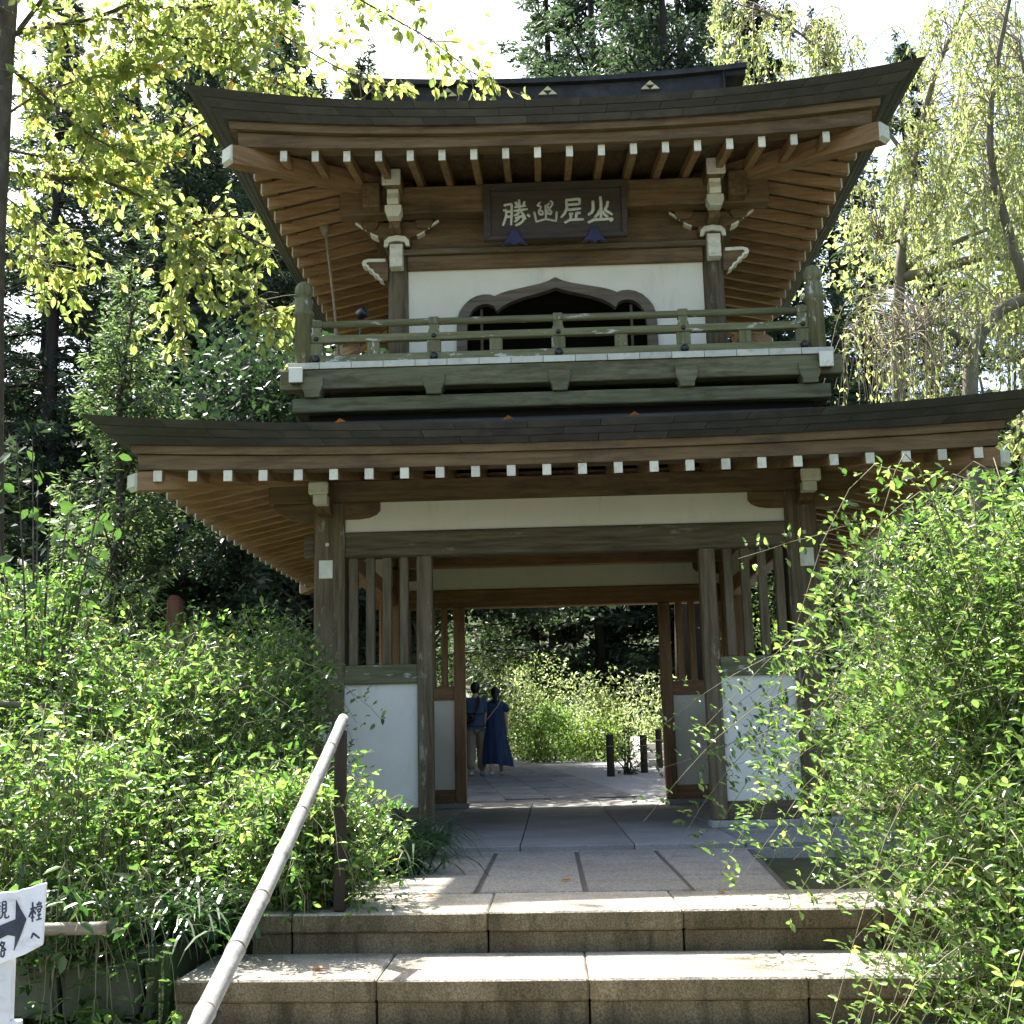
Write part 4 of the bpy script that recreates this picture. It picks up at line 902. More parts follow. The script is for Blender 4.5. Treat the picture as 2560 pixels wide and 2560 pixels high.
box('stake', sgp[0]-0.02, sgp[0]+0.02, 20.98, 21.02, gh(21)-0.02, gh(21)+0.34, 'stone_pale', t); box('plate', sgp[0]-0.17, sgp[0]+0.17, 20.96, 20.98, gh(21)+0.24, gh(21)+0.36, 'stone_pale', t)
rk = at(1440, 1760, 25.0); bm = bmesh.new(); bmesh.ops.create_icosphere(bm, subdivisions=3, radius=1.0)
for v in bm.verts:
    n_ = 0.10*math.sin(v.co.x*4+v.co.y*3)+0.07*math.sin(v.co.z*6+v.co.x*2); v.co *= 1+n_; v.co.x *= 0.95; v.co.y *= 0.5; v.co.z *= 1.05
me = bpy.data.meshes.new('garden_boulder'); bm.to_mesh(me); bm.free(); me.materials.append(M['rock'])
o = bpy.data.objects.new('garden_boulder', me); reg(o, None, (rk[0], 25.0, gh(25)+0.75)); tag(o, 'large grey standing boulder among the sunlit garden shrubs', 'boulder')

# ---- people walking away along the path
def skin_mesh(name, V, E_, rad, mat, parent, loc, root=0, sub=2):
    me = bpy.data.meshes.new(name+'_s'); me.from_pydata(V, E_, []); tmp = bpy.data.objects.new(name+'_s', me); COL.objects.link(tmp)
    tmp.modifiers.new('skin', 'SKIN').use_smooth_shade = True
    sv = me.skin_vertices[0].data
    for i, r_ in enumerate(rad):
        sv[i].radius = r_ if isinstance(r_, tuple) else (r_, r_); sv[i].use_root = (i == root)
    s_ = tmp.modifiers.new('sub', 'SUBSURF'); s_.levels = sub; s_.render_levels = sub
    dg = bpy.context.evaluated_depsgraph_get(); out = bpy.data.meshes.new_from_object(tmp.evaluated_get(dg))
    bpy.data.objects.remove(tmp); out.name = name; out.materials.clear(); out.materials.append(M[mat])
    o = bpy.data.objects.new(name, out); return reg(o, parent, loc)
def hand(V, E_, Rr, wi, side):
    """five short finger chains rooted in the palm"""
    w = V[wi]; p = (w[0], w[1]+0.015, w[2]-0.06); pi_ = len(V); V.append(p); Rr.append((0.028, 0.02)); E_.append((wi, pi_))
    for k, (dx, ln) in enumerate(((-0.026, 0.065), (-0.009, 0.078), (0.009, 0.075), (0.024, 0.058))):
        a = len(V); V += [(p[0]+0.3*dx, p[1]+dx, p[2]-0.035), (p[0]+0.3*dx, p[1]+dx+0.01, p[2]-0.035-ln*0.5), (p[0]+0.3*dx-side*0.01, p[1]+dx+0.02, p[2]-0.035-ln)]
        Rr += [0.0095, 0.009, 0.007]; E_ += [(pi_, a), (a, a+1), (a+1, a+2)]
    a = len(V); V += [(p[0]-side*0.012, p[1]+0.04, p[2]+0.005), (p[0]-side*0.014, p[1]+0.052, p[2]-0.035)]; Rr += [0.011, 0.009]; E_ += [(pi_, a), (a, a+1)]
def person(loc, h, woman, label, hat=False):
    s = h/1.70
    t = thing('person', label, 'person', loc, None)
    st_ = 0.07
    V = [(0, 0, .95), (0, 0.0, 1.10), (0, 0.0, 1.28), (0, 0.0, 1.42), (0, 0.02, 1.49), (0, 0.03, 1.56), (0, 0.03, 1.66)]
    Rr = [(.135, .10), (.125, .095), (.145, .10), (.06, .055), (.052, .052), (.075, .085), (.062, .075)]
    E_ = [(0, 1), (1, 2), (2, 3), (3, 4), (4, 5), (5, 6)]
    for sd in (-1, 1):
        a = len(V); sw = 0.06*sd
        V += [(sd*.15, 0, 1.37), (sd*.205, -0.02, 1.12), (sd*.215, 0.04, .90)]; Rr += [.055, .043, .032]; E_ += [(2, a), (a, a+1), (a+1, a+2)]
        hand(V, E_, Rr, a+2, sd)
        b = len(V); f_ = 0.16 if sd > 0 else -0.14
        V += [(sd*.085, 0.0, .88), (sd*.09, f_*0.55+0.03, .49), (sd*.09, f_*0.9-0.03, .09), (sd*.095, f_*0.9+0.11, .035)]
        Rr += [.088, .06, .042, (.042, .034)]; E_ += [(0, b), (b, b+1), (b+1, b+2), (b+2, b+3)]
    sc = lambda L_: [(x*s, y*s, z*s) for x, y, z in L_]
    rs = lambda L_: [tuple(q*s for q in r_) if isinstance(r_, tuple) else r_*s for r_ in L_]
    body = skin_mesh('body', sc(V), E_, rs(Rr), 'skin', t, loc)
    # shoes
    for sd in (-1, 1):
        f_ = 0.16 if sd > 0 else -0.14; y0 = f_*0.9
        skin_mesh('shoe', sc([(sd*.09, y0-0.05, .055), (sd*.092, y0+0.03, .05), (sd*.096, y0+0.13, .038)]), [(0, 1), (1, 2)], rs([(.05, .05), (.052, .05), (.046, .034)]), 'shoe', t, loc)
    # hair
    hv = []
    bm = bmesh.new(); bmesh.ops.create_uvsphere(bm, u_segments=20, v_segments=12, radius=1)
    for v in bm.verts:
        x, y, z = v.co
        k_ = 1.0 if not (y > 0.35 and z < 0.35) else 0.6
        v.co = (x*.092*k_, y*.108*k_+0.018, z*.108*(1.15 if z < 0 and y < 0.2 else 1.0)+1.605)
        v.co *= s
    me = bpy.data.meshes.new('hair'); bm.to_mesh(me); bm.free(); me.materials.append(M['hair']); me.polygons.foreach_set('use_smooth', [True]*len(me.polygons))
    o = bpy.data.objects.new('hair', me); reg(o, t, loc)
    if woman:
        skin_mesh('ponytail', sc([(0, -0.075, 1.60), (0.0, -0.115, 1.53), (0.0, -0.10, 1.43), (0, -0.09, 1.36)]), [(0, 1), (1, 2), (2, 3)], rs([.04, .055, .045, .02]), 'hair', t, loc)
        # long dress: rings with folds, flaring to the hem, hem swept to the right
        V2 = []; F2 = []; ns = 40
        rings_ = [(1.455, .075, .06, 0), (1.43, .14, .085, 0), (1.385, .19, .105, 0), (1.32, .21, .12, 0), (1.20, .185, .125, 0), (1.05, .18, .13, .004), (.90, .20, .145, .01), (.70, .215, .16, .02), (.50, .225, .17, .03), (.34, .235, .18, .035), (.22, .245, .19, .04)]
        for z, rx, ry, fo in rings_:
            for k in range(ns):
                a = 2*math.pi*k/ns; f2 = 1+fo*2.4*math.sin(a*9+1.3+z*2)+fo*2*math.sin(a*4+z)
                sk = max(0, (0.7-z))*0.16*max(0, math.cos(a))
                V2.append((s*(rx*f2*math.cos(a)+sk), s*ry*f2*math.sin(a), s*(z-0.12*sk-(0.05*max(0, math.cos(a)) if z < 0.3 else 0))))
        for i in range(len(rings_)-1):
            for k in range(ns): F2.append((i*ns+k, i*ns+(k+1) % ns, (i+1)*ns+(k+1) % ns, (i+1)*ns+k))
        mk('dress', V2, F2, 'dress', t, loc, smooth=True)
        for sd in (-1, 1):
            skin_mesh('sleeve', sc([(sd*.13, 0, 1.38), (sd*.20, -0.01, 1.30), (sd*.235, -0.02, 1.20)]), [(0, 1), (1, 2)], rs([.075, .08, .082]), 'dress', t, loc)
        V3, F3 = tube([s*np.array(q) for q in ((.10, -.075, 1.43), (.05, -.118, 1.33), (-.06, -.14, 1.20), (-.16, -.12, 1.08))], 0.008*s, 6); mk('bag_strap', V3, F3, 'strap', t, loc)
    else:
        skin_mesh('shirt', sc([(0, 0, .98), (0, 0, 1.12), (0, 0.0, 1.28), (0, 0.0, 1.40), (-.16, 0, 1.375), (-.215, -0.02, 1.12), (.16, 0, 1.375), (.215, -0.02, 1.12), (0, 0, .90)]), [(0, 1), (1, 2), (2, 3), (2, 4), (4, 5), (2, 6), (6, 7), (0, 8)], rs([(.18, .135), (.175, .13), (.175, .125), (.085, .075), .078, .07, .078, .07, (.185, .14)]), 'shirt', t, loc)
        skin_mesh('collar', sc([(0, 0, 1.425), (0, .005, 1.455)]), [(0, 1)], rs([(.075, .07), (.07, .066)]), 'collar', t, loc)
        skin_mesh('trousers', sc([(0, 0, .94), (-.085, 0, .84), (-.09, -.045, .49), (-.09, -.155, .10), (.085, 0, .84), (.09, .115, .49), (.09, .115, .10)]), [(0, 1), (1, 2), (2, 3), (0, 4), (4, 5), (5, 6)], rs([(.165, .125), .115, .095, .082, .115, .095, .082]), 'trousers', t, loc)
        bgm = skin_mesh('shoulder_bag', sc([(-.17, -.17, 1.08), (-.06, -.185, 1.10), (-.02, -.185, 1.03), (-.15, -.17, .99)]), [(0, 1), (1, 2), (2, 3), (3, 0)], rs([.07, .06, .06, .07]), 'bag', t, loc)
        V3, F3 = tube([s*np.array(q) for q in ((.06, -.10, 1.44), (.075, -.135, 1.34), (.05, -.15, 1.22), (0, -.18, 1.12))], 0.02*s, 8); mk('bag_strap', V3, F3, 'bag', t, loc)
    if hat:
        hvv, hff = lathe([(0.17, 0.0), (0.165, 0.012), (0.105, 0.02), (0.10, 0.10), (0.07, 0.125), (0.01, 0.13)], 20); mk('hat', [(a*s, b*s, c*s) for a, b, c in hvv], hff, 'straw', t, (loc[0], loc[1]+0.02*s, loc[2]+1.60*s), smooth=True)
    return t
person((-1.53, 13.0, gh(13.0)+0.03), 1.70, False, 'person in a blue shirt and khaki trousers with a dark shoulder bag walking away')
person((-1.16, 13.0, gh(13.0)+0.03), 1.60, True, 'person with a ponytail in a long navy dress walking away beside a companion')
person((-2.02, 14.6, gh(14.6)+0.03), 1.72, False, 'person in a pale hat almost hidden behind the rear left gate post', hat=True)
# ================================================================== plants
def copy_tree(root, loc, rotz, sc, label=None, group=None):
    """a copy of a plant with copies of its parts (mesh data shared)"""
    r_ = root.copy(); COL.objects.link(r_); r_.location = loc; r_.rotation_euler = (0, 0, rotz); r_.scale = (sc, sc, sc) if np.isscalar(sc) else sc
    if label: r_['label'] = label
    if group: r_['group'] = group
    for ch in list(root.children):
        c = ch.copy(); COL.objects.link(c); c.parent = r_
    return r_
def conifer(name, label, H, Rm, nb, nspray, seed, leaf='leaf_conifer', lo=0.12, size=(0.16, 0.34), droop=0.25, group=None, narrow=0.28, bark='bark_dark', r0=None):
    global rng
    keep = rng; rng = np.random.default_rng(seed)
    t = thing(name, label, 'tree', (0, 0, 0), group)
    r0 = r0 or 0.016*H+0.03
    n = 9; zz = np.linspace(-0.3, H*0.97, n); wob = np.cumsum(rng.normal(0, 0.04, (n, 2)), axis=0)
    V, F = tube(np.c_[wob[:, 0], wob[:, 1], zz], np.linspace(r0, 0.02, n), 9); mk('trunk', V, F, bark, t, smooth=True)
    zb = H*(lo+(1-lo)*np.sort(rng.random(nb))**0.9); az = rng.random(nb)*2*np.pi
    ln = Rm*(1-((zb/H-lo)/(1-lo))**1.25)*rng.uniform(0.55, 1.12, nb)+0.25
    bg = Bag(); P = []; D = []
    per = np.maximum(4, (nspray*ln/ln.sum()).astype(int))
    for i in range(nb):
        o = np.array([math.cos(az[i]), math.sin(az[i]), 0.0]); side = np.array([-o[1], o[0], 0])
        up = rng.uniform(-0.15, 0.35)
        def bp(tt): return np.array([0, 0, zb[i]])+np.outer(tt, o)*ln[i]+np.outer(ln[i]*(up*tt-droop*tt**2+0.12*tt**4), [0, 0, 1.0])
        V, F = tube(bp(np.linspace(0, 0.95, 5)), np.linspace(max(0.012, r0*0.18*ln[i]/Rm+0.008), 0.006, 5), 4, False); bg.add((V, F))
        k = per[i]; tt = rng.random(k)**0.65
        q = bp(tt); wd = 0.34*ln[i]*(1-0.55*tt)*narrow/0.28*0.8
        lat = rng.normal(0, 1, k)*wd*0.55
        q = q+lat[:, None]*side+np.c_[np.zeros(k), np.zeros(k), -np.abs(lat)*0.25+rng.normal(0, 0.07, k)]
        d = o*0.8+np.sign(lat)[:, None]*side*0.5+rng.normal(0, 0.45, (k, 3))+np.array([0, 0, -0.25])
        P.append(q); D.append(d)
    bg.build('branches', bark, t)['kind'] = 'stuff'
    P = np.concatenate(P); D = np.concatenate(D); k = len(P)
    leaf_obj('crown', P, D, rnd_dir(k, 0.8), rng.uniform(size[0], size[1], k), rng.uniform(0.35, 0.5, k)*rng.uniform(size[0], size[1], k)*0.8, leaf, t)
    rng = keep
    return t
def gz_(x, y): return float(ground_h(x, y))
GRP = 'tall conifers in the wood behind the gate'
LBL = 'tall dark conifer standing in the wood behind the gate'
cA = conifer('conifer_tree', LBL, 20, 3.0, 160, 24000, 11, group=GRP, size=(0.10, 0.24))
cB = conifer('conifer_tree', LBL, 20, 2.5, 140, 20000, 12, group=GRP, lo=0.28, droop=0.4, size=(0.10, 0.24))
cC = conifer('conifer_tree', LBL, 20, 3.4, 120, 20000, 13, group=GRP, lo=0.35, droop=0.1, size=(0.10, 0.25))
spots = [(-13.8, 17, 20, 0), (-10.9, 15.5, 17.5, 1), (-8.6, 18.5, 21, 2), (-6.5, 16.2, 17, 0), (-4.9, 21.5, 20, 1), (-12.5, 24, 23, 2), (-8.2, 26, 23, 0), (-16.5, 21, 22, 1),
         (4.6, 24, 27, 2), (1.7, 27, 29, 2), (3.2, 21, 25, 2), (0.4, 30, 30, 0), (6.4, 23, 25, 1), (4.0, 30, 27, 0), (-4.6, 14.8, 14.5, 0), (-4.3, 12.0, 10.5, 0), (-5.0, 18.2, 13, 0), (-3.4, 15.6, 10, 1), (9.6, 25, 20, 0), (13.2, 21, 18, 2), (12.6, 29, 24, 1), (16.5, 24, 22, 0), (7.8, 36, 26, 2), (-7.0, 21.5, 21, 1), (-9.8, 20.5, 22, 0), (10.8, 33, 27, 1), (-14.8, 13.5, 16, 0), (-12.6, 19.5, 21, 1), (-8.6, 28, 26, 2), (-11.0, 27, 26, 2), (3.7, 26, 26, 2), (-2.2, 37, 17, 2)]
used = set()
for i, (x, y, h, k) in enumerate(spots):
    src = (cA, cB, cC)[k]; s_ = h/20
    if k not in used:
        src.location = (x, y, gz_(x, y)); src.scale = (s_, s_, s_); src.rotation_euler = (0, 0, i*1.3); used.add(k); new = src
    else: new = copy_tree(src, (x, y, gz_(x, y)), i*1.3, s_)
    if x < -3: new['label'] = 'tall dark conifer in the wood left of the gate, behind the cherry tree'; new['group'] = 'conifers left of the gate'
    elif x < 7: new['label'] = 'tall conifer rising behind the ridge of the upper roof'; new['group'] = 'conifers behind the roof ridge'
    else: new['label'] = 'tall conifer behind the weeping cherries'; new['group'] = 'conifers behind the weeping cherries'
# light feathery cypresses left of the gate
cy = conifer('cypress_tree', 'pale feathery cypress left of the gate, the taller one', 7.6, 1.25, 140, 13000, 21, leaf='leaf_cypress', lo=0.04, size=(0.07, 0.17), droop=-0.5, narrow=0.5, bark='bark')
cy.location = (-6.15, 7.0, gz_(-6.15, 7.0))
copy_tree(cy, (-7.9, 5.6, -0.1), 2.0, 0.66, 'pale feathery cypress, the shorter one at the far left', None)
# dark evergreens filling the sides
ev = conifer('evergreen_tree', 'dense dark evergreen beside the gate', 6.0, 1.9, 110, 9000, 31, lo=0.03, size=(0.10, 0.24), droop=0.15, group='dense evergreens beside the gate')
for i, (x, y, s_) in enumerate(((-4.6, 7.2, 0.82), (-7.6, 9.6, 0.9), (-9.6, 8.5, 1.25), (-3.7, 10.5, 0.9), (-6.0, 11.0, 1.2), (-9.5, 4.6, 0.9), (4.7, 6.0, 0.62), (6.9, 5.4, 0.75), (5.6, 9.8, 0.8), (9.2, 9.0, 1.0), (3.7, 24.6, 1.5), (1.5, 25.6, 1.5), (6.4, 22.5, 1.5), (-0.6, 28.0, 1.6), (9.4, 14.0, 1.1))):
    if i == 0: ev.location = (x, y, gz_(x, y)); ev.scale = (s_,)*3; new = ev
    else: new = copy_tree(ev, (x, y, gz_(x, y)), i*0.9, s_)
    new['label'], new['group'] = (('dense dark evergreen left of the lower roof', 'evergreens left of the gate') if x < -3 else ('dark evergreen at the back of the garden seen through the gate', 'evergreens behind the garden') if y > 20 else ('dense dark evergreen between the gate and the weeping cherries', 'evergreens right of the gate'))
# far wood on the slopes: one mass
k = 42000
x = rng.uniform(-48, 48, k); y = rng.uniform(27, 66, k); side = rng.random(k) < 0.35
x = np.where(side, np.sign(x)*rng.uniform(15, 40, k), x); y = np.where(side, rng.uniform(2, 40, k), y)
hh = (5+3.5*np.sin(x*0.35+1)*np.cos(y*0.3)+1.8*np.sin(x*0.9+y*0.7))
z = ground_h(x, y)+rng.random(k)**0.7*np.clip(hh, 1.5, 10)
leaf_obj('far_wood', np.c_[x, y, z], rnd_dir(k, -0.3), rnd_dir(k, 0.8), rng.uniform(0.3, 0.75, k), rng.uniform(0.2, 0.45, k), 'leaf_conifer', None)['label'] = 'distant mass of dark trees covering the slopes behind'
bpy.data.objects['far_wood']['category'] = 'trees'

# ---- generic twig growth along limbs
def smooth_poly(P, n):
    P = np.asarray(P, float); d = np.r_[0, np.cumsum(np.linalg.norm(np.diff(P, axis=0), axis=1))]; t = np.linspace(0, d[-1], n)
    Q = np.stack([np.interp(t, d, P[:, k]) for k in range(3)], 1)
    for _ in range(2): Q[1:-1] = 0.25*Q[:-2]+0.5*Q[1:-1]+0.25*Q[2:]
    return Q
def limb(pxs, Y0, Y1, n=14, back=3.0):
    """limb traced over the photo, standing back beside the gate; ends over the roof stay in front of the ridge"""
    m_ = len(pxs); out = []
    for i, (a, b) in enumerate(pxs):
        Y = Y0+(Y1-Y0)*i/(m_-1); Y += back*(1 if a < 900 else max(0.15, 1-(a-900)/1300)); out.append(at(a*0.4658, b*0.4658, Y))
    return smooth_poly(out, n)
# ---- cherry tree at the left
ct = thing('cherry_tree', 'cherry tree at the left with sunlit yellow-green leaves reaching over the roof', 'tree', (-5.9, 2.4, -0.1))
tr_ = smooth_poly([(-5.95, 2.4, -0.12), (-5.85, 2.4, 1.5), at(-22, 640, 2.4), at(-6, 420, 2.4), at(4, 180, 2.4), at(20, 0, 2.45), at(40, -260, 2.6)], 26)
V, F = tube(tr_, np.linspace(0.17, 0.10, 26), 12); mk('trunk', V, F, 'bark', ct, smooth=True)
limbs = [
    (limb([(0, 215), (100, 165), (330, 130), (530, 95), (700, 20), (860, -60)], -0.6, 0.0), 0.036, 0.018),
    (limb([(20, 330), (70, 385), (200, 470), (330, 620), (480, 730), (620, 800)], -0.6, -0.2), 0.026, 0.010),
    (limb([(-60, 925), (0, 930), (250, 945), (540, 970), (720, 900), (900, 800), (1000, 690), (1100, 645)], -0.5, 0.7), 0.036, 0.012),
    (limb([(560, 970), (750, 1050), (960, 1150), (1110, 1170), (1250, 1230), (1450, 1335)], 0.1, 1.1), 0.026, 0.008),
    (limb([(-60, 780), (0, 800), (230, 840), (400, 890), (540, 955)], -0.7, 0.05), 0.018, 0.012),
    (limb([(330, 140), (420, 330), (520, 520), (600, 640), (700, 760)], -0.3, 0.1), 0.014, 0.006),
    (limb([(520, 110), (640, 80), (800, 180), (950, 210), (1200, 200), (1350, 250)], -0.1, 0.7), 0.020, 0.006),
    (limb([(950, 215), (1150, 290), (1300, 350), (1560, 480), (1700, 540)], 0.3, 1.2), 0.012, 0.005),
    (limb([(1180, -60), (1300, 20), (1500, 180), (1700, 300), (1930, 430), (2080, 470)], 0.2, 1.0), 0.014, 0.005),
    (limb([(700, 20), (1000, 60), (1350, -10), (1700, -60), (2100, -40)], 0.0, 0.6), 0.020, 0.008),
    (limb([(1900, -20), (2115, 102), (2340, 226), (2520, 385), (2680, 480)], 0.4, 0.9), 0.010, 0.004),
    (limb([(30, 620), (200, 500), (420, 430), (620, 380), (860, 350)], -0.55, 0.2), 0.016, 0.006),
    (limb([(820, 1060), (990, 1290), (1000, 1500), (930, 1640), (985, 1770)], 0.2, 0.3), 0.009, 0.003),
    (limb([(880, 1150), (1000, 1330), (1250, 1500), (1400, 1620), (1530, 1740)], 0.2, 0.5), 0.010, 0.003),
    (limb([(420, 880), (560, 600), (640, 420), (760, 260), (900, 160)], -0.2, 0.3), 0.012, 0.005),
    (limb([(100, 165), (240, -20), (380, -200), (600, -420)], -0.6, -1.0), 0.030, 0.014),
    (limb([(20, 60), (-300, -100), (-600, -240)], -0.6, -1.2, 14, 0.6), 0.030, 0.012),
    (limb([(-40, 1000), (120, 1130), (280, 1260), (420, 1330)], -0.5, 0.0), 0.012, 0.004),
    (limb([(-80, 1150), (60, 1300), (200, 1420), (300, 1500)], -0.5, 0.1), 0.010, 0.004)]
for e in ((-2.0, 0.2, 10.3),):      # high limbs above the picture: their blurred shade falls on the steps
    limbs.append((smooth_poly([tr_[-1], (tr_[-1]+np.array(e))/2+np.array([0, 0, 0.3]), np.array(e)], 12), 0.032, 0.008))
twb = Bag(); LP = []; LD = []
for ptsL, ra, rb_ in limbs:
    V, F = tube(ptsL, np.linspace(ra, rb_, len(ptsL)), 8); mk('branch', V, F, 'bark', ct, smooth=True)
    seg = np.linalg.norm(np.diff(ptsL, axis=0), axis=1).sum()
    nt_ = int(seg*(30 if ra < 0.031 or ra > 0.0325 else 5))
    for _ in range(nt_):
        f_ = random.random()**0.8*(len(ptsL)-1.01); i = int(f_); p0 = ptsL[i]+(ptsL[i+1]-ptsL[i])*(f_-i)
        if p0[0] > -3.0 and 6 < p0[2] < 9 and random.random() < 0.55: continue
        bd = norm(ptsL[min(i+1, len(ptsL)-1)]-ptsL[max(0, i-1)])
        d = norm(bd*0.9+rng.normal(0, 0.75, 3)*np.array([1, 0.9, 0.7]))
        L_ = random.uniform(0.25, 0.75); npt = 6
        Q = [p0]
        for s2 in range(npt-1):
            d = norm(d+rng.normal(0, 0.16, 3)+np.array([0, 0, -0.06])); Q.append(Q[-1]+d*L_/(npt-1))
        Q = np.array(Q); twb.add(tube(Q, np.linspace(0.0055, 0.002, npt), 4, False))
        nl = random.randint(4, 9)
        for _2 in range(nl):
            t_ = random.uniform(0.25, 1.0)*(npt-1.01); j = int(t_); LP.append(Q[j]+(Q[j+1]-Q[j])*(t_-j)+rng.normal(0, 0.015, 3)); LD.append(d*0.55+rng.normal(0, 0.6, 3)+np.array([0, 0, -0.45]))
twb.build('twigs', 'twig', ct)['kind'] = 'stuff'
LP = np.array(LP); LD = np.array(LD); k = len(LP)
# leaves that would sit inside the roof are dropped
ins = (np.abs(LP[:, 0]) < 3.1) & (LP[:, 1] > -0.95) & (LP[:, 2] < 5.75+0.5*np.clip(LP[:, 1]+0.9, 0, 3)) & (LP[:, 2] > 5.2)
ok = ~ins; LP, LD = LP[ok], LD[ok]; k = len(LP)
LN = rnd_dir(k, 0.9); LL = rng.uniform(0.075, 0.15, k); LW = LL*rng.uniform(0.48, 0.62, k)
keep = single_leaves(LP, LD, LN, LL, LW, 'leaf_cherry', ct, 300)
leaf_obj('crown', LP[keep], LD[keep], LN[keep], LL[keep], LW[keep], 'leaf_cherry', ct, rich=True)

# ---- weeping cherries behind the right of the gate
def zr(zx, zy, Y): return at(1900+zx*0.5176, zy*0.5176, Y)
def weeping(label, loc, limbs_px, ntw, box_px, Yr, seed, nleaf):
    global rng
    keep_ = rng; rng = np.random.default_rng(seed)
    t = thing('weeping_cherry', label, 'tree', loc)
    allp = []
    for i, (pl_, ra, rb_, Ya, Yb) in enumerate(limbs_px):
        m_ = len(pl_); Q = smooth_poly([np.array(q) if len(q) == 3 else zr(q[0], q[1], Ya+(Yb-Ya)*j/(m_-1)) for j, q in enumerate(pl_)], 16)
        V, F = tube(Q, np.linspace(ra, rb_, 16)*0.78, 10); mk('trunk' if i == 0 else 'branch', V, F, 'bark_pale', t, smooth=True); allp.append(Q[3:])
    allp = np.concatenate(allp)
    twb_ = Bag(); P = []; D = []
    for _ in range(ntw):
        bi = rng.integers(len(box_px)); bx_ = box_px[bi]
        s0 = zr(rng.uniform(bx_[0], bx_[2]), rng.uniform(bx_[1], bx_[3]), rng.uniform(*Yr))
        j = np.argmin(np.linalg.norm(allp-s0, axis=1)+rng.random(len(allp))*0.8); a0 = allp[j]
        drop = rng.uniform(0.6, 2.0); sw = rng.normal(0, 0.25, 2)
        mid = (a0+s0)/2+np.array([0, 0, 0.25*np.linalg.norm(s0-a0)])
        Q = smooth_poly([a0, mid, s0, s0+np.array([sw[0]*0.5, sw[1]*0.5, -drop*0.5]), s0+np.array([sw[0], sw[1], -drop])], 12)
        twb_.add(tube(Q, np.linspace(0.010, 0.003, 12), 4, False))
        kk = int(nleaf*rng.uniform(0.35, 1.3)*(bx_[4] if len(bx_) > 4 else 1))
        f_ = rng.uniform(3.5, 10.99, kk); i_ = f_.astype(int); P.append(Q[i_]+(Q[i_+1 if True else 0]-Q[i_])*(f_-i_)[:, None]+rng.normal(0, 0.03, (kk, 3)))
        D.append(rng.normal(0, 0.5, (kk, 3))+np.array([0, 0, -0.9]))
    twb_.build('twigs', 'twig', t)['kind'] = 'stuff'
    P = np.concatenate(P); D = np.concatenate(D); k = len(P); LL = rng.uniform(0.06, 0.115, k)
    leaf_obj('crown', P, D, rnd_dir(k, 0.3), LL, LL*rng.uniform(0.3, 0.42, k), 'leaf_weeping', t)
    rng = keep_
    return t
b1 = zr(1010, 1900, 7.0)
weeping('weeping cherry with a thick mossy bent trunk right of the balcony', (b1[0], 7.0, gz_(b1[0], 7.0)),
        [([(b1[0], 7.0, gz_(b1[0], 7)-0.1), (b1[0], 7.0, 2.0), (1005, 1900), (1000, 1650), (1030, 1560), (1150, 1450), (1290, 1410), (1500, 1390)], 0.20, 0.11, 7.0, 7.0),
         ([(1000, 1660), (920, 1600), (840, 1540), (760, 1600), (640, 1650), (500, 1720)], 0.07, 0.015, 7.0, 6.2),
         ([(1290, 1410), (1180, 1050), (1100, 760), (1120, 420), (1180, 120), (1230, -120)], 0.10, 0.03, 7.0, 6.0),
         ([(960, 1720), (850, 1790), (900, 1800), (980, 1830)], 0.035, 0.02, 6.9, 6.7),
         ([(1500, 1390), (1420, 900), (1300, 500), (1250, 200)], 0.08, 0.02, 7.2, 6.5)],
        260, [(380, 1380, 850, 1700, 0.12), (420, 1450, 900, 1750, 0.2), (700, 1300, 1290, 1600, 0.4), (780, 500, 1290, 1100), (900, -50, 1300, 500)], (5.6, 8.2), 51, 75)
b2 = zr(660, 1750, 9.0)
weeping('weeping cherry with forked pale trunk close behind the upper roof', (b2[0], 9.0, gz_(b2[0], 9.0)),
        [([(b2[0], 9.0, gz_(b2[0], 9)-0.1), (b2[0], 9.0, 2.5), (650, 1700), (665, 1450), (680, 1350), (690, 1240), (690, 1110)], 0.21, 0.10, 9.0, 9.0),
         ([(685, 1340), (740, 1330), (900, 1285), (1050, 1240), (1290, 1240), (1500, 1200)], 0.11, 0.06, 9.0, 8.6),
         ([(700, 1300), (740, 1250), (900, 1190), (1050, 1120), (1290, 1050), (1450, 980)], 0.07, 0.03, 9.0, 9.4),
         ([(690, 1110), (760, 1120), (830, 1030), (870, 940), (905, 850)], 0.05, 0.015, 9.0, 8.7),
         ([(700, 1150), (620, 1180), (560, 1165)], 0.04, 0.015, 9.0, 8.8),
         ([(905, 860), (1000, 940), (1090, 960), (1230, 950)], 0.03, 0.012, 8.7, 8.9),
         ([(690, 1110), (740, 800), (800, 500), (880, 260), (960, 90), (1015, -30), (1050, -150)], 0.07, 0.04, 9.0, 8.5),
         ([(890, 250), (1000, 180), (1080, 130), (1270, 120)], 0.03, 0.012, 8.6, 8.6),
         ([(740, 800), (500, 480), (250, 200), (60, 60), (-160, 10)], 0.05, 0.012, 8.9, 8.2)],
        230, [(-250, -20, 420, 260), (100, 0, 900, 420), (560, 480, 1290, 1000), (760, 0, 1290, 600), (420, 700, 800, 1150)], (7.4, 10.2), 52, 75)

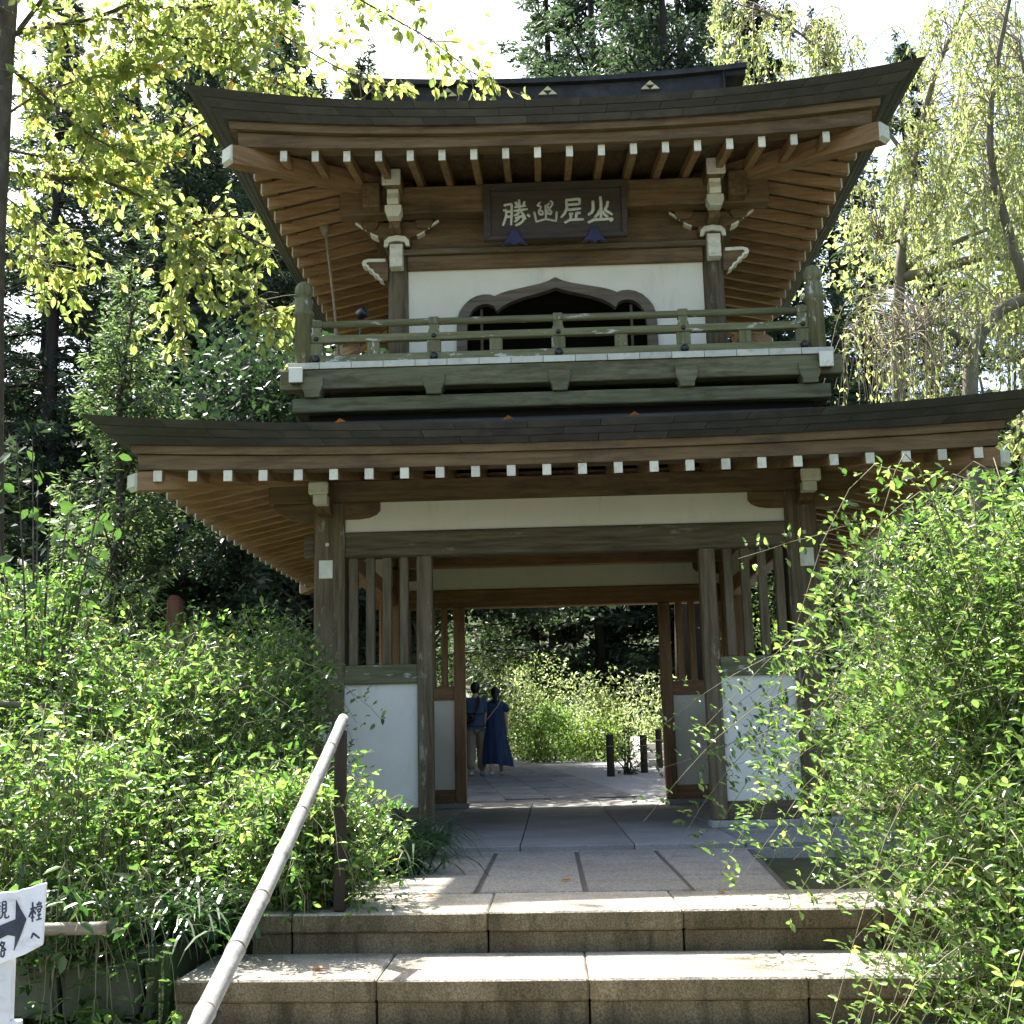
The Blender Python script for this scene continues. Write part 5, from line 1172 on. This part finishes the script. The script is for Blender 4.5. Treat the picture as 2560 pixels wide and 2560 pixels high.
# ---- arching leafy shrubs (bush clover and the left planting)
def arching(name, label, loc, n, base_r, hgt, reach, azc, azs, leaf, ll, lw, leafmat_, seed, singles=0, nodes_=26, mask=None, flowers=0, lean=(0, 0), tail=0.6, group=None, rich=True):
    global rng
    keep_ = rng; rng = np.random.default_rng(seed)
    t = thing(name, label, 'shrub', loc, group); loc = np.array(loc, float)
    sb = Bag(); P = []; D = []; Nn = []
    for _ in range(n):
        a = rng.uniform(0, 2*np.pi); r_ = base_r*math.sqrt(rng.random()); b = loc+np.array([r_*math.cos(a)*1.0, r_*math.sin(a), 0])
        az = azc+rng.normal(0, azs); o = np.array([math.cos(az), math.sin(az), 0])
        H = rng.uniform(*hgt); Rr = rng.uniform(*reach); fall = rng.uniform(0.05, tail)*H
        m_ = 14; tt = np.linspace(0, 1, m_)
        zt = np.where(tt < 0.62, H*np.sin(tt/0.62*np.pi/2), H-fall*((tt-0.62)/0.38)**1.6)
        xt = Rr*tt**1.7
        Q = b+np.outer(xt, o)+np.outer(zt, [0, 0, 1.0])+np.cumsum(rng.normal(0, 0.012, (m_, 3)), axis=0)
        Q += np.outer(tt, [lean[0], lean[1], 0])
        if mask is not None:
            bad = np.where(~mask(Q[4:]))[0]
            if len(bad): Q = Q[:max(5, bad[0]+4)]; m_ = len(Q)
        sb.add(tube(Q, np.linspace(0.0045, 0.0012, m_), 4, False))
        sl = np.r_[0, np.cumsum(np.linalg.norm(np.diff(Q, axis=0), axis=1))]
        nn_ = max(6, int(nodes_*0.62*sl[-1]*rng.uniform(0.75, 1.25))); f_ = np.clip(np.interp(rng.uniform(0.10, 1.0, nn_)*sl[-1], sl, np.arange(m_)), 0, m_-1.001); i_ = f_.astype(int)
        q = Q[i_]+(Q[i_+1]-Q[i_])*(f_-i_)[:, None]; tg = norm(Q[i_+1]-Q[i_])
        sidev = norm(np.cross(tg, rng.normal(size=(nn_, 3))))
        stalk = rng.uniform(0.01, 0.09, nn_)
        q2 = q+sidev*stalk[:, None]
        perp = norm(np.cross(sidev, tg))
        for k3, (ca, sa) in enumerate(((1.0, 0.0), (0.45, 0.9), (0.45, -0.9))):
            d = sidev*ca+perp*sa+rng.normal(0, 0.22, (nn_, 3))+np.array([0, 0, -0.12])
            P.append(q2+sidev*(0.0 if k3 else 0.008)); D.append(d); Nn.append(norm(rng.normal(0, 0.5, (nn_, 3))+np.array([0, 0, 1.0])))
    sb.build('stems', 'stem', t)['kind'] = 'stuff'
    P = np.concatenate(P); D = np.concatenate(D); Nn = np.concatenate(Nn)
    if mask is not None:
        ok_ = mask(P); P, D, Nn = P[ok_], D[ok_], Nn[ok_]
    gl = ground_h(P[:, 0], P[:, 1])+0.01; ok_ = P[:, 2] > gl; P, D, Nn = P[ok_], D[ok_], Nn[ok_]
    k = len(P); LL = ll*np.clip(rng.normal(1.0, 0.32, k), 0.4, 1.9); LW = LL*rng.uniform(lw*0.85, lw*1.15, k)
    if singles:
        kp = single_leaves(P, D, Nn, LL, LW, leafmat_, t, singles); P, D, Nn, LL, LW = P[kp], D[kp], Nn[kp], LL[kp], LW[kp]
    leaf_obj('leaves', P, D, Nn, LL, LW, leafmat_, t, rich=rich)
    if flowers:
        ii = rng.integers(0, len(P), flowers); leaf_obj('flowers', P[ii]+rng.normal(0, 0.01, (flowers, 3)), rnd_dir(flowers), rnd_dir(flowers), 0.016, 0.012, 'petal', t)
    rng = keep_
    return t
def clear_gate(P):
    inside = (P[:, 1] > -0.02) & (np.abs(P[:, 0]) < 2.09)
    return ~inside
def right_mask(P):
    return clear_gate(P) & ~((P[:, 1] > -1.3) & (np.abs(P[:, 0]) < 1.9))
arching('bush_clover', 'big arching bush clover spilling over the right of the steps', (2.2, -4.75, -0.35), 250, 0.6, (0.7, 2.2), (0.2, 1.15), math.pi*1.02, 0.85, None, 0.035, 0.46, 'leaf_clover', 61, singles=300, nodes_=52, mask=right_mask, flowers=60, tail=0.75)
arching('bush_clover', 'tall loose bush clover with long sprays arching above the rest', (2.15, -4.5, -0.3), 12, 0.5, (1.4, 2.2), (0.6, 1.6), math.pi*1.0, 0.6, None, 0.036, 0.46, 'leaf_clover', 65, nodes_=44, mask=right_mask, tail=0.85)
arching('bush_clover', 'bush clover sprays hanging over the edge of the upper landing on the right', (1.95, -3.6, -0.1), 34, 0.4, (0.7, 1.4), (0.7, 1.6), math.pi*0.98, 0.45, None, 0.036, 0.46, 'leaf_clover', 62, nodes_=36, mask=right_mask, tail=0.9)
arching('bush_clover', 'bush clover thicket at the far right, in front of the lower roof', (3.0, -3.6, -0.1), 170, 0.75, (0.9, 1.85), (0.2, 1.1), math.pi, 1.4, None, 0.036, 0.46, 'leaf_clover', 63, nodes_=42, mask=right_mask)
arching('bush_clover', 'low bush clover trailing over the right ends of the lowest steps', (1.75, -5.5, -0.6), 200, 0.45, (0.4, 1.15), (0.2, 0.8), math.pi*1.05, 1.0, None, 0.034, 0.46, 'leaf_clover', 64, nodes_=40, tail=0.9)
def left_mask(P):
    rail = 0.82+0.34*(P[:, 1]+4.2)
    return clear_gate(P) & ~((P[:, 0] > -1.15) & (P[:, 1] < -3.6) & (P[:, 2] > rail-0.22)) & (P[:, 1] > -4.85) & ~((P[:, 1] > -1.25) & (P[:, 0] > -1.70)) & ~((P[:, 0] > -1.22) & (P[:, 1] > -3.0)) & ~((P[:, 0] > -0.80) & (P[:, 1] > -4.4))
arching('leafy_bush', 'light green bush leaning against the left gate pillar', (-2.45, -1.1, -0.1), 190, 0.6, (0.9, 1.75), (0.2, 0.9), 0.3, 1.6, None, 0.036, 0.5, 'leaf_bush', 71, nodes_=32, mask=left_mask, tail=0.5)
arching('leafy_bush', 'dense bright bush in the middle of the left planting', (-2.75, -2.5, -0.1), 240, 0.8, (0.8, 1.55), (0.2, 0.9), 0.0, 1.8, None, 0.036, 0.5, 'leaf_bush', 72, singles=150, nodes_=32, mask=left_mask, tail=0.6)
arching('leafy_bush', 'bush spilling over the handrail foot beside the landing', (-1.8, -3.2, -0.1), 170, 0.42, (0.35, 0.75), (0.2, 0.6), 0.0, 1.2, None, 0.036, 0.5, 'leaf_bush', 73, singles=100, nodes_=30, mask=left_mask, tail=0.8)
arching('leafy_bush', 'low bush round the top handrail post on the landing edge', (-1.34, -4.05, -0.08), 230, 0.22, (0.25, 0.62), (0.1, 0.5), -0.5, 1.6, None, 0.036, 0.5, 'leaf_bush', 76, singles=60, nodes_=28, mask=left_mask, tail=0.9)
arching('leafy_bush', 'tall bush at the far left edge of the planting', (-3.9, -2.0, -0.1), 220, 0.9, (1.1, 2.0), (0.2, 0.9), 0.0, 2.0, None, 0.036, 0.5, 'leaf_bush', 74, nodes_=32, mask=left_mask, tail=0.5)
arching('leafy_bush', 'shaded bush overhanging the mossy retaining wall', (-2.6, -4.2, -0.1), 150, 0.6, (0.4, 0.95), (0.2, 0.6), -1.2, 1.2, None, 0.038, 0.5, 'leaf_bush', 75, nodes_=26, mask=left_mask, tail=1.2)
arching('leafy_bush', 'shaded plant hanging down the face of the mossy retaining wall', (-2.15, -4.75, -0.15), 70, 0.3, (0.1, 0.35), (0.15, 0.4), -1.4, 0.9, None, 0.045, 0.5, 'leaf_broad', 77, nodes_=18, tail=2.6)
arching('leafy_bush', 'dark low plants crowding the left ends of the lower steps', (-1.84, -5.0, -0.92), 110, 0.2, (0.3, 0.62), (0.1, 0.35), -0.6, 1.5, None, 0.042, 0.5, 'leaf_bush', 78, nodes_=24, tail=0.9)
# broad-leaved small tree at the left, large leaves
bt = thing('broadleaf_sapling', 'broad-leaved sapling with large glossy leaves above the left bushes', 'tree', (-3.3, -2.4, -0.1))
LP = []; LD = []; sb = Bag()
for j in range(16):
    tip = at(rng.uniform(-60, 330), rng.uniform(1080, 1480), rng.uniform(-2.9, -1.9)); b = np.array([-3.3, -2.4, -0.12])
    Q = smooth_poly([b, b+(tip-b)*0.4+np.array([0, 0, 0.35]), tip], 12); sb.add(tube(Q, np.linspace(0.014, 0.003, 12), 5, False))
    for _ in range(18):
        f_ = rng.uniform(4, 10.99); i = int(f_); d = rng.normal(0, 0.6, 3)+np.array([0, 0, -0.15]); LP.append(Q[i]+(Q[i+1]-Q[i])*(f_-i)+norm(d)*0.05); LD.append(d)
sb.build('stems', 'bark', bt)['kind'] = 'stuff'
LP = np.array(LP); LD = np.array(LD); k = len(LP)
LL = rng.uniform(0.05, 0.12, k); single_leaves(LP, LD, rnd_dir(k, 1.6), LL, LL*0.62, 'leaf_broad', bt, k)
# strap-leaved clumps along the landing and the wall
def strap(label, loc, n, ln, seed, spread=0.12):
    r2 = np.random.default_rng(seed); t = thing('strap_grass', label, 'grass', loc, None)
    V = []; F = []
    for _ in range(n):
        a = r2.uniform(0, 2*np.pi); o = np.array([math.cos(a), math.sin(a), 0]); s_ = np.array([-o[1], o[0], 0]); L_ = ln*r2.uniform(0.6, 1.15); w = r2.uniform(0.006, 0.012)
        b = np.array(loc)+np.r_[r2.normal(0, spread, 2), 0]; el = r2.uniform(0.7, 1.3); p = b.copy(); i0 = len(V)
        for j in range(7):
            ww = w*(1-(j/6)**2)+0.0004; V += [p-s_*ww, p+s_*ww]
            if j: F.append((i0+2*j-2, i0+2*j-1, i0+2*j+1, i0+2*j))
            p = p+(o*math.cos(el)+np.array([0, 0, math.sin(el)]))*L_/6; el -= 0.36
    o_ = mk('blades', V, F, 'leaf_strap', t); o_['kind'] = 'stuff'
for i, (lab, loc, n, ln) in enumerate((('dark strap-leaved grass clump at the foot of the left gate panel', (-1.22, -0.85, -0.0), 190, 0.5), ('dark strap-leaved grass clump on the left edge of the landing', (-1.16, -1.75, -0.03), 260, 0.6), ('strap-leaved grass drooping beside the handrail post', (-1.12, -2.7, -0.03), 220, 0.5),
                                       ('strap-leaved grass hanging over the retaining wall', (-1.78, -4.45, -0.1), 200, 0.5), ('strap-leaved grass tuft on the bank behind the arrow sign', (-2.9, -4.5, -0.1), 160, 0.45), ('strap-leaved grass tuft where the top step meets the bank', (-1.75, -4.0, -0.1), 120, 0.5))):
    strap(lab, loc, n, ln, 80+i)
# ---- garden shrubs seen through the gate
def mound(name, label, loc, rad, hgt, n, ll, lm, seed, group=None):
    r2 = np.random.default_rng(seed); t = thing(name, label, 'shrub', loc, group); loc = np.array(loc)
    th = r2.uniform(0, 2*np.pi, n); u = r2.random(n)**0.45; zz = r2.random(n)**0.8
    lump = 1+0.22*np.sin(th*3+seed)+0.15*np.sin(th*5+zz*6+seed)+0.12*np.sin(zz*9+th*2)
    r_ = rad*u*np.sqrt(np.clip(1-zz**2, 0, 1))*lump
    P = loc+np.c_[r_*np.cos(th), r_*np.sin(th), hgt*zz*lump]
    global rng
    kp = rng; rng = r2
    leaf_obj('leaves', P, rnd_dir(n, -0.1), rnd_dir(n, 0.7), r2.uniform(ll*0.6, ll*1.4, n), r2.uniform(ll*0.3, ll*0.6, n), lm, t)
    sb_ = Bag()
    for _ in range(14):
        tip = P[r2.integers(n)]; sb_.add(tube(smooth_poly([loc+np.r_[r2.normal(0, rad*0.2, 2), -0.05], (loc+tip)/2+np.array([0, 0, 0.1]), tip], 7), np.linspace(0.02, 0.005, 7), 4, False))
    sb_.build('stems', 'bark', t)['kind'] = 'stuff'; rng = kp
    return t
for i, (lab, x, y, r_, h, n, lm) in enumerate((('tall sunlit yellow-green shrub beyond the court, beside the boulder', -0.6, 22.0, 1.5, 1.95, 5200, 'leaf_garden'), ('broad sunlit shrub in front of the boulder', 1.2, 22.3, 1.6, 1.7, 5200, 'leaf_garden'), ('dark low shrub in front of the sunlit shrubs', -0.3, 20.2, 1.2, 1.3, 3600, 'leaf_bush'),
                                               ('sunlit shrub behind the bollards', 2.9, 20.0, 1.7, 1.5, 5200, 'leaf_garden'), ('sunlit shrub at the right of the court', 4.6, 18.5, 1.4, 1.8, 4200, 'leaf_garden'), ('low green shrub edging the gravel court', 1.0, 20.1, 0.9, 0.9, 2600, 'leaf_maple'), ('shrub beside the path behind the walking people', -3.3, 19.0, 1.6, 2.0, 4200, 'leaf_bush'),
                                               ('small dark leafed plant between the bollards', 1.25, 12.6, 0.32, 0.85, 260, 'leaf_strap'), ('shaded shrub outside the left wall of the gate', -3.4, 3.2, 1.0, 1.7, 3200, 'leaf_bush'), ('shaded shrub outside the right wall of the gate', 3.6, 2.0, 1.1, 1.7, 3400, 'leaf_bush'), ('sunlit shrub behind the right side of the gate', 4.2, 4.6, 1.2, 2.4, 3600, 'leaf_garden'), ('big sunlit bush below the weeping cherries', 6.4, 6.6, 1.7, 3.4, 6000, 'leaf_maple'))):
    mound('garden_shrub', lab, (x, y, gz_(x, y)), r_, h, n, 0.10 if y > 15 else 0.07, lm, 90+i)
def broad_tree(label, loc, H, rad, n, ll, lm, seed, z0=0.35, name='maple_tree'):
    r2 = np.random.default_rng(seed); t = thing(name, label, 'tree', loc); loc = np.array(loc); P = []; sb_ = Bag()
    V, F = tube(smooth_poly([loc+[0, 0, -0.1], loc+[0.15, 0, H*0.3], loc+[-0.05, 0.1, H*0.6]], 10), np.linspace(0.14, 0.07, 10), 9); mk('trunk', V, F, 'bark', t, smooth=True)
    for j in range(26):
        a = r2.uniform(0, 2*np.pi); zz = r2.uniform(z0, 1.0)*H; R_ = rad*r2.uniform(0.5, 1.0)*math.sqrt(max(0.15, 1-((zz/H-0.5)/0.55)**2)); c = loc+np.array([R_*math.cos(a), R_*math.sin(a), zz])
        sb_.add(tube(smooth_poly([loc+[0, 0, H*0.35], (loc+[0, 0, H*0.4]+c)/2+[0, 0, 0.3], c], 9), np.linspace(0.05, 0.008, 9), 5, False))
        k = n//26; q = c+r2.normal(0, 1, (k, 3))*np.array([rad*0.28, rad*0.28, 0.16]); P.append(q)
    sb_.build('branches', 'bark_pale', t)['kind'] = 'stuff'; P = np.concatenate(P); k = len(P)
    global rng
    kp = rng; rng = r2; leaf_obj('crown', P, rnd_dir(k, -0.3), rnd_dir(k, 1.2), r2.uniform(ll*0.6, ll*1.3, k), r2.uniform(ll*0.4, ll*0.8, k), lm, t); rng = kp
broad_tree('airy maple with layered bright leaves behind the walking people', (-3.4, 18.5, gz_(-3.4, 18.5)), 6.0, 2.6, 6500, 0.09, 'leaf_maple', 120)
broad_tree('sunlit maple behind the right side of the court', (6.6, 17.5, gz_(6.6, 17.5)), 6.5, 2.6, 6000, 0.10, 'leaf_maple', 122)
broad_tree('spreading dark evergreen oak shading the gravel court left of the path', (-3.3, 13.4, gz_(-3.3, 13.4)), 8.2, 3.4, 32000, 0.16, 'leaf_oak', 123, 0.36, 'evergreen_oak')
broad_tree('small dark evergreen oak close behind the left rear corner of the gate', (-3.7, 10.2, gz_(-3.7, 10.2)), 6.8, 3.2, 26000, 0.15, 'leaf_oak', 124, 0.5, 'evergreen_oak')
broad_tree('tall evergreen oak whose shade falls across the far end of the path', (-3.0, 17.0, gz_(-3.0, 17.0)), 8.0, 3.2, 20000, 0.16, 'leaf_oak', 125, 0.42, 'evergreen_oak')
broad_tree('big pale sunlit tree filling the background behind the weeping cherries', (9.2, 14.5, gz_(9.2, 14.5)), 11.5, 4.2, 15000, 0.16, 'leaf_weeping', 126, 0.25, 'broadleaf_tree')
broad_tree('pale sunlit tree at the far right behind the weeping cherries', (12.5, 13.0, gz_(12.5, 13.0)), 11.0, 4.0, 13000, 0.16, 'leaf_weeping', 127, 0.25, 'broadleaf_tree')
# ---- fallen leaves
fl = [(-1.12, -4.75, -0.197), (-0.86, -3.95, -0.026), (-0.75, -3.88, -0.026), (0.62, -3.92, -0.026), (-0.1, -3.3, -0.024), (-1.3, -4.05, -0.026)]
for i, p in enumerate(fl):
    s_ = 0.035; a = i*1.7; c_, d_ = math.cos(a)*s_, math.sin(a)*s_
    V = [(-c_, -d_, 0.004), (d_*0.5, -c_*0.5, 0.012), (c_, d_, 0.004), (-d_*0.5, c_*0.5, 0.014), (0, 0, 0.002)]
    o = mk('fallen_leaf', V, [(0, 1, 4), (1, 2, 4), (2, 3, 4), (3, 0, 4)], 'leaf_dry', None, p); tag(o, 'small dry orange leaf lying on the stone steps', 'leaf', 'fallen leaves on the steps')
rl = [(px_, py_) for px_, py_ in ((380, 1040), (850, 1045), (1270, 1040), (1585, 1028))]
for i, (px_, py_) in enumerate(rl):
    p = at(px_, py_, -1.12); p[2] = 2.989+0.44*(0.76*0.145+0.24*0.021)+0.118*(abs(p[0])/3.4)**EXP*0.7+0.012
    s_ = 0.045; V = [(-s_, 0, 0.0), (0, -s_*0.5, 0.03), (s_, 0, 0.01), (0, s_*0.5, 0.04), (0, 0, 0.008)]
    o = mk('fallen_leaf', V, [(0, 1, 4), (1, 2, 4), (2, 3, 4), (3, 0, 4)], 'leaf_dry', None, tuple(p)); tag(o, 'small dry brown leaf lying on the edge of the lower roof', 'leaf', 'fallen leaves on the lower roof')
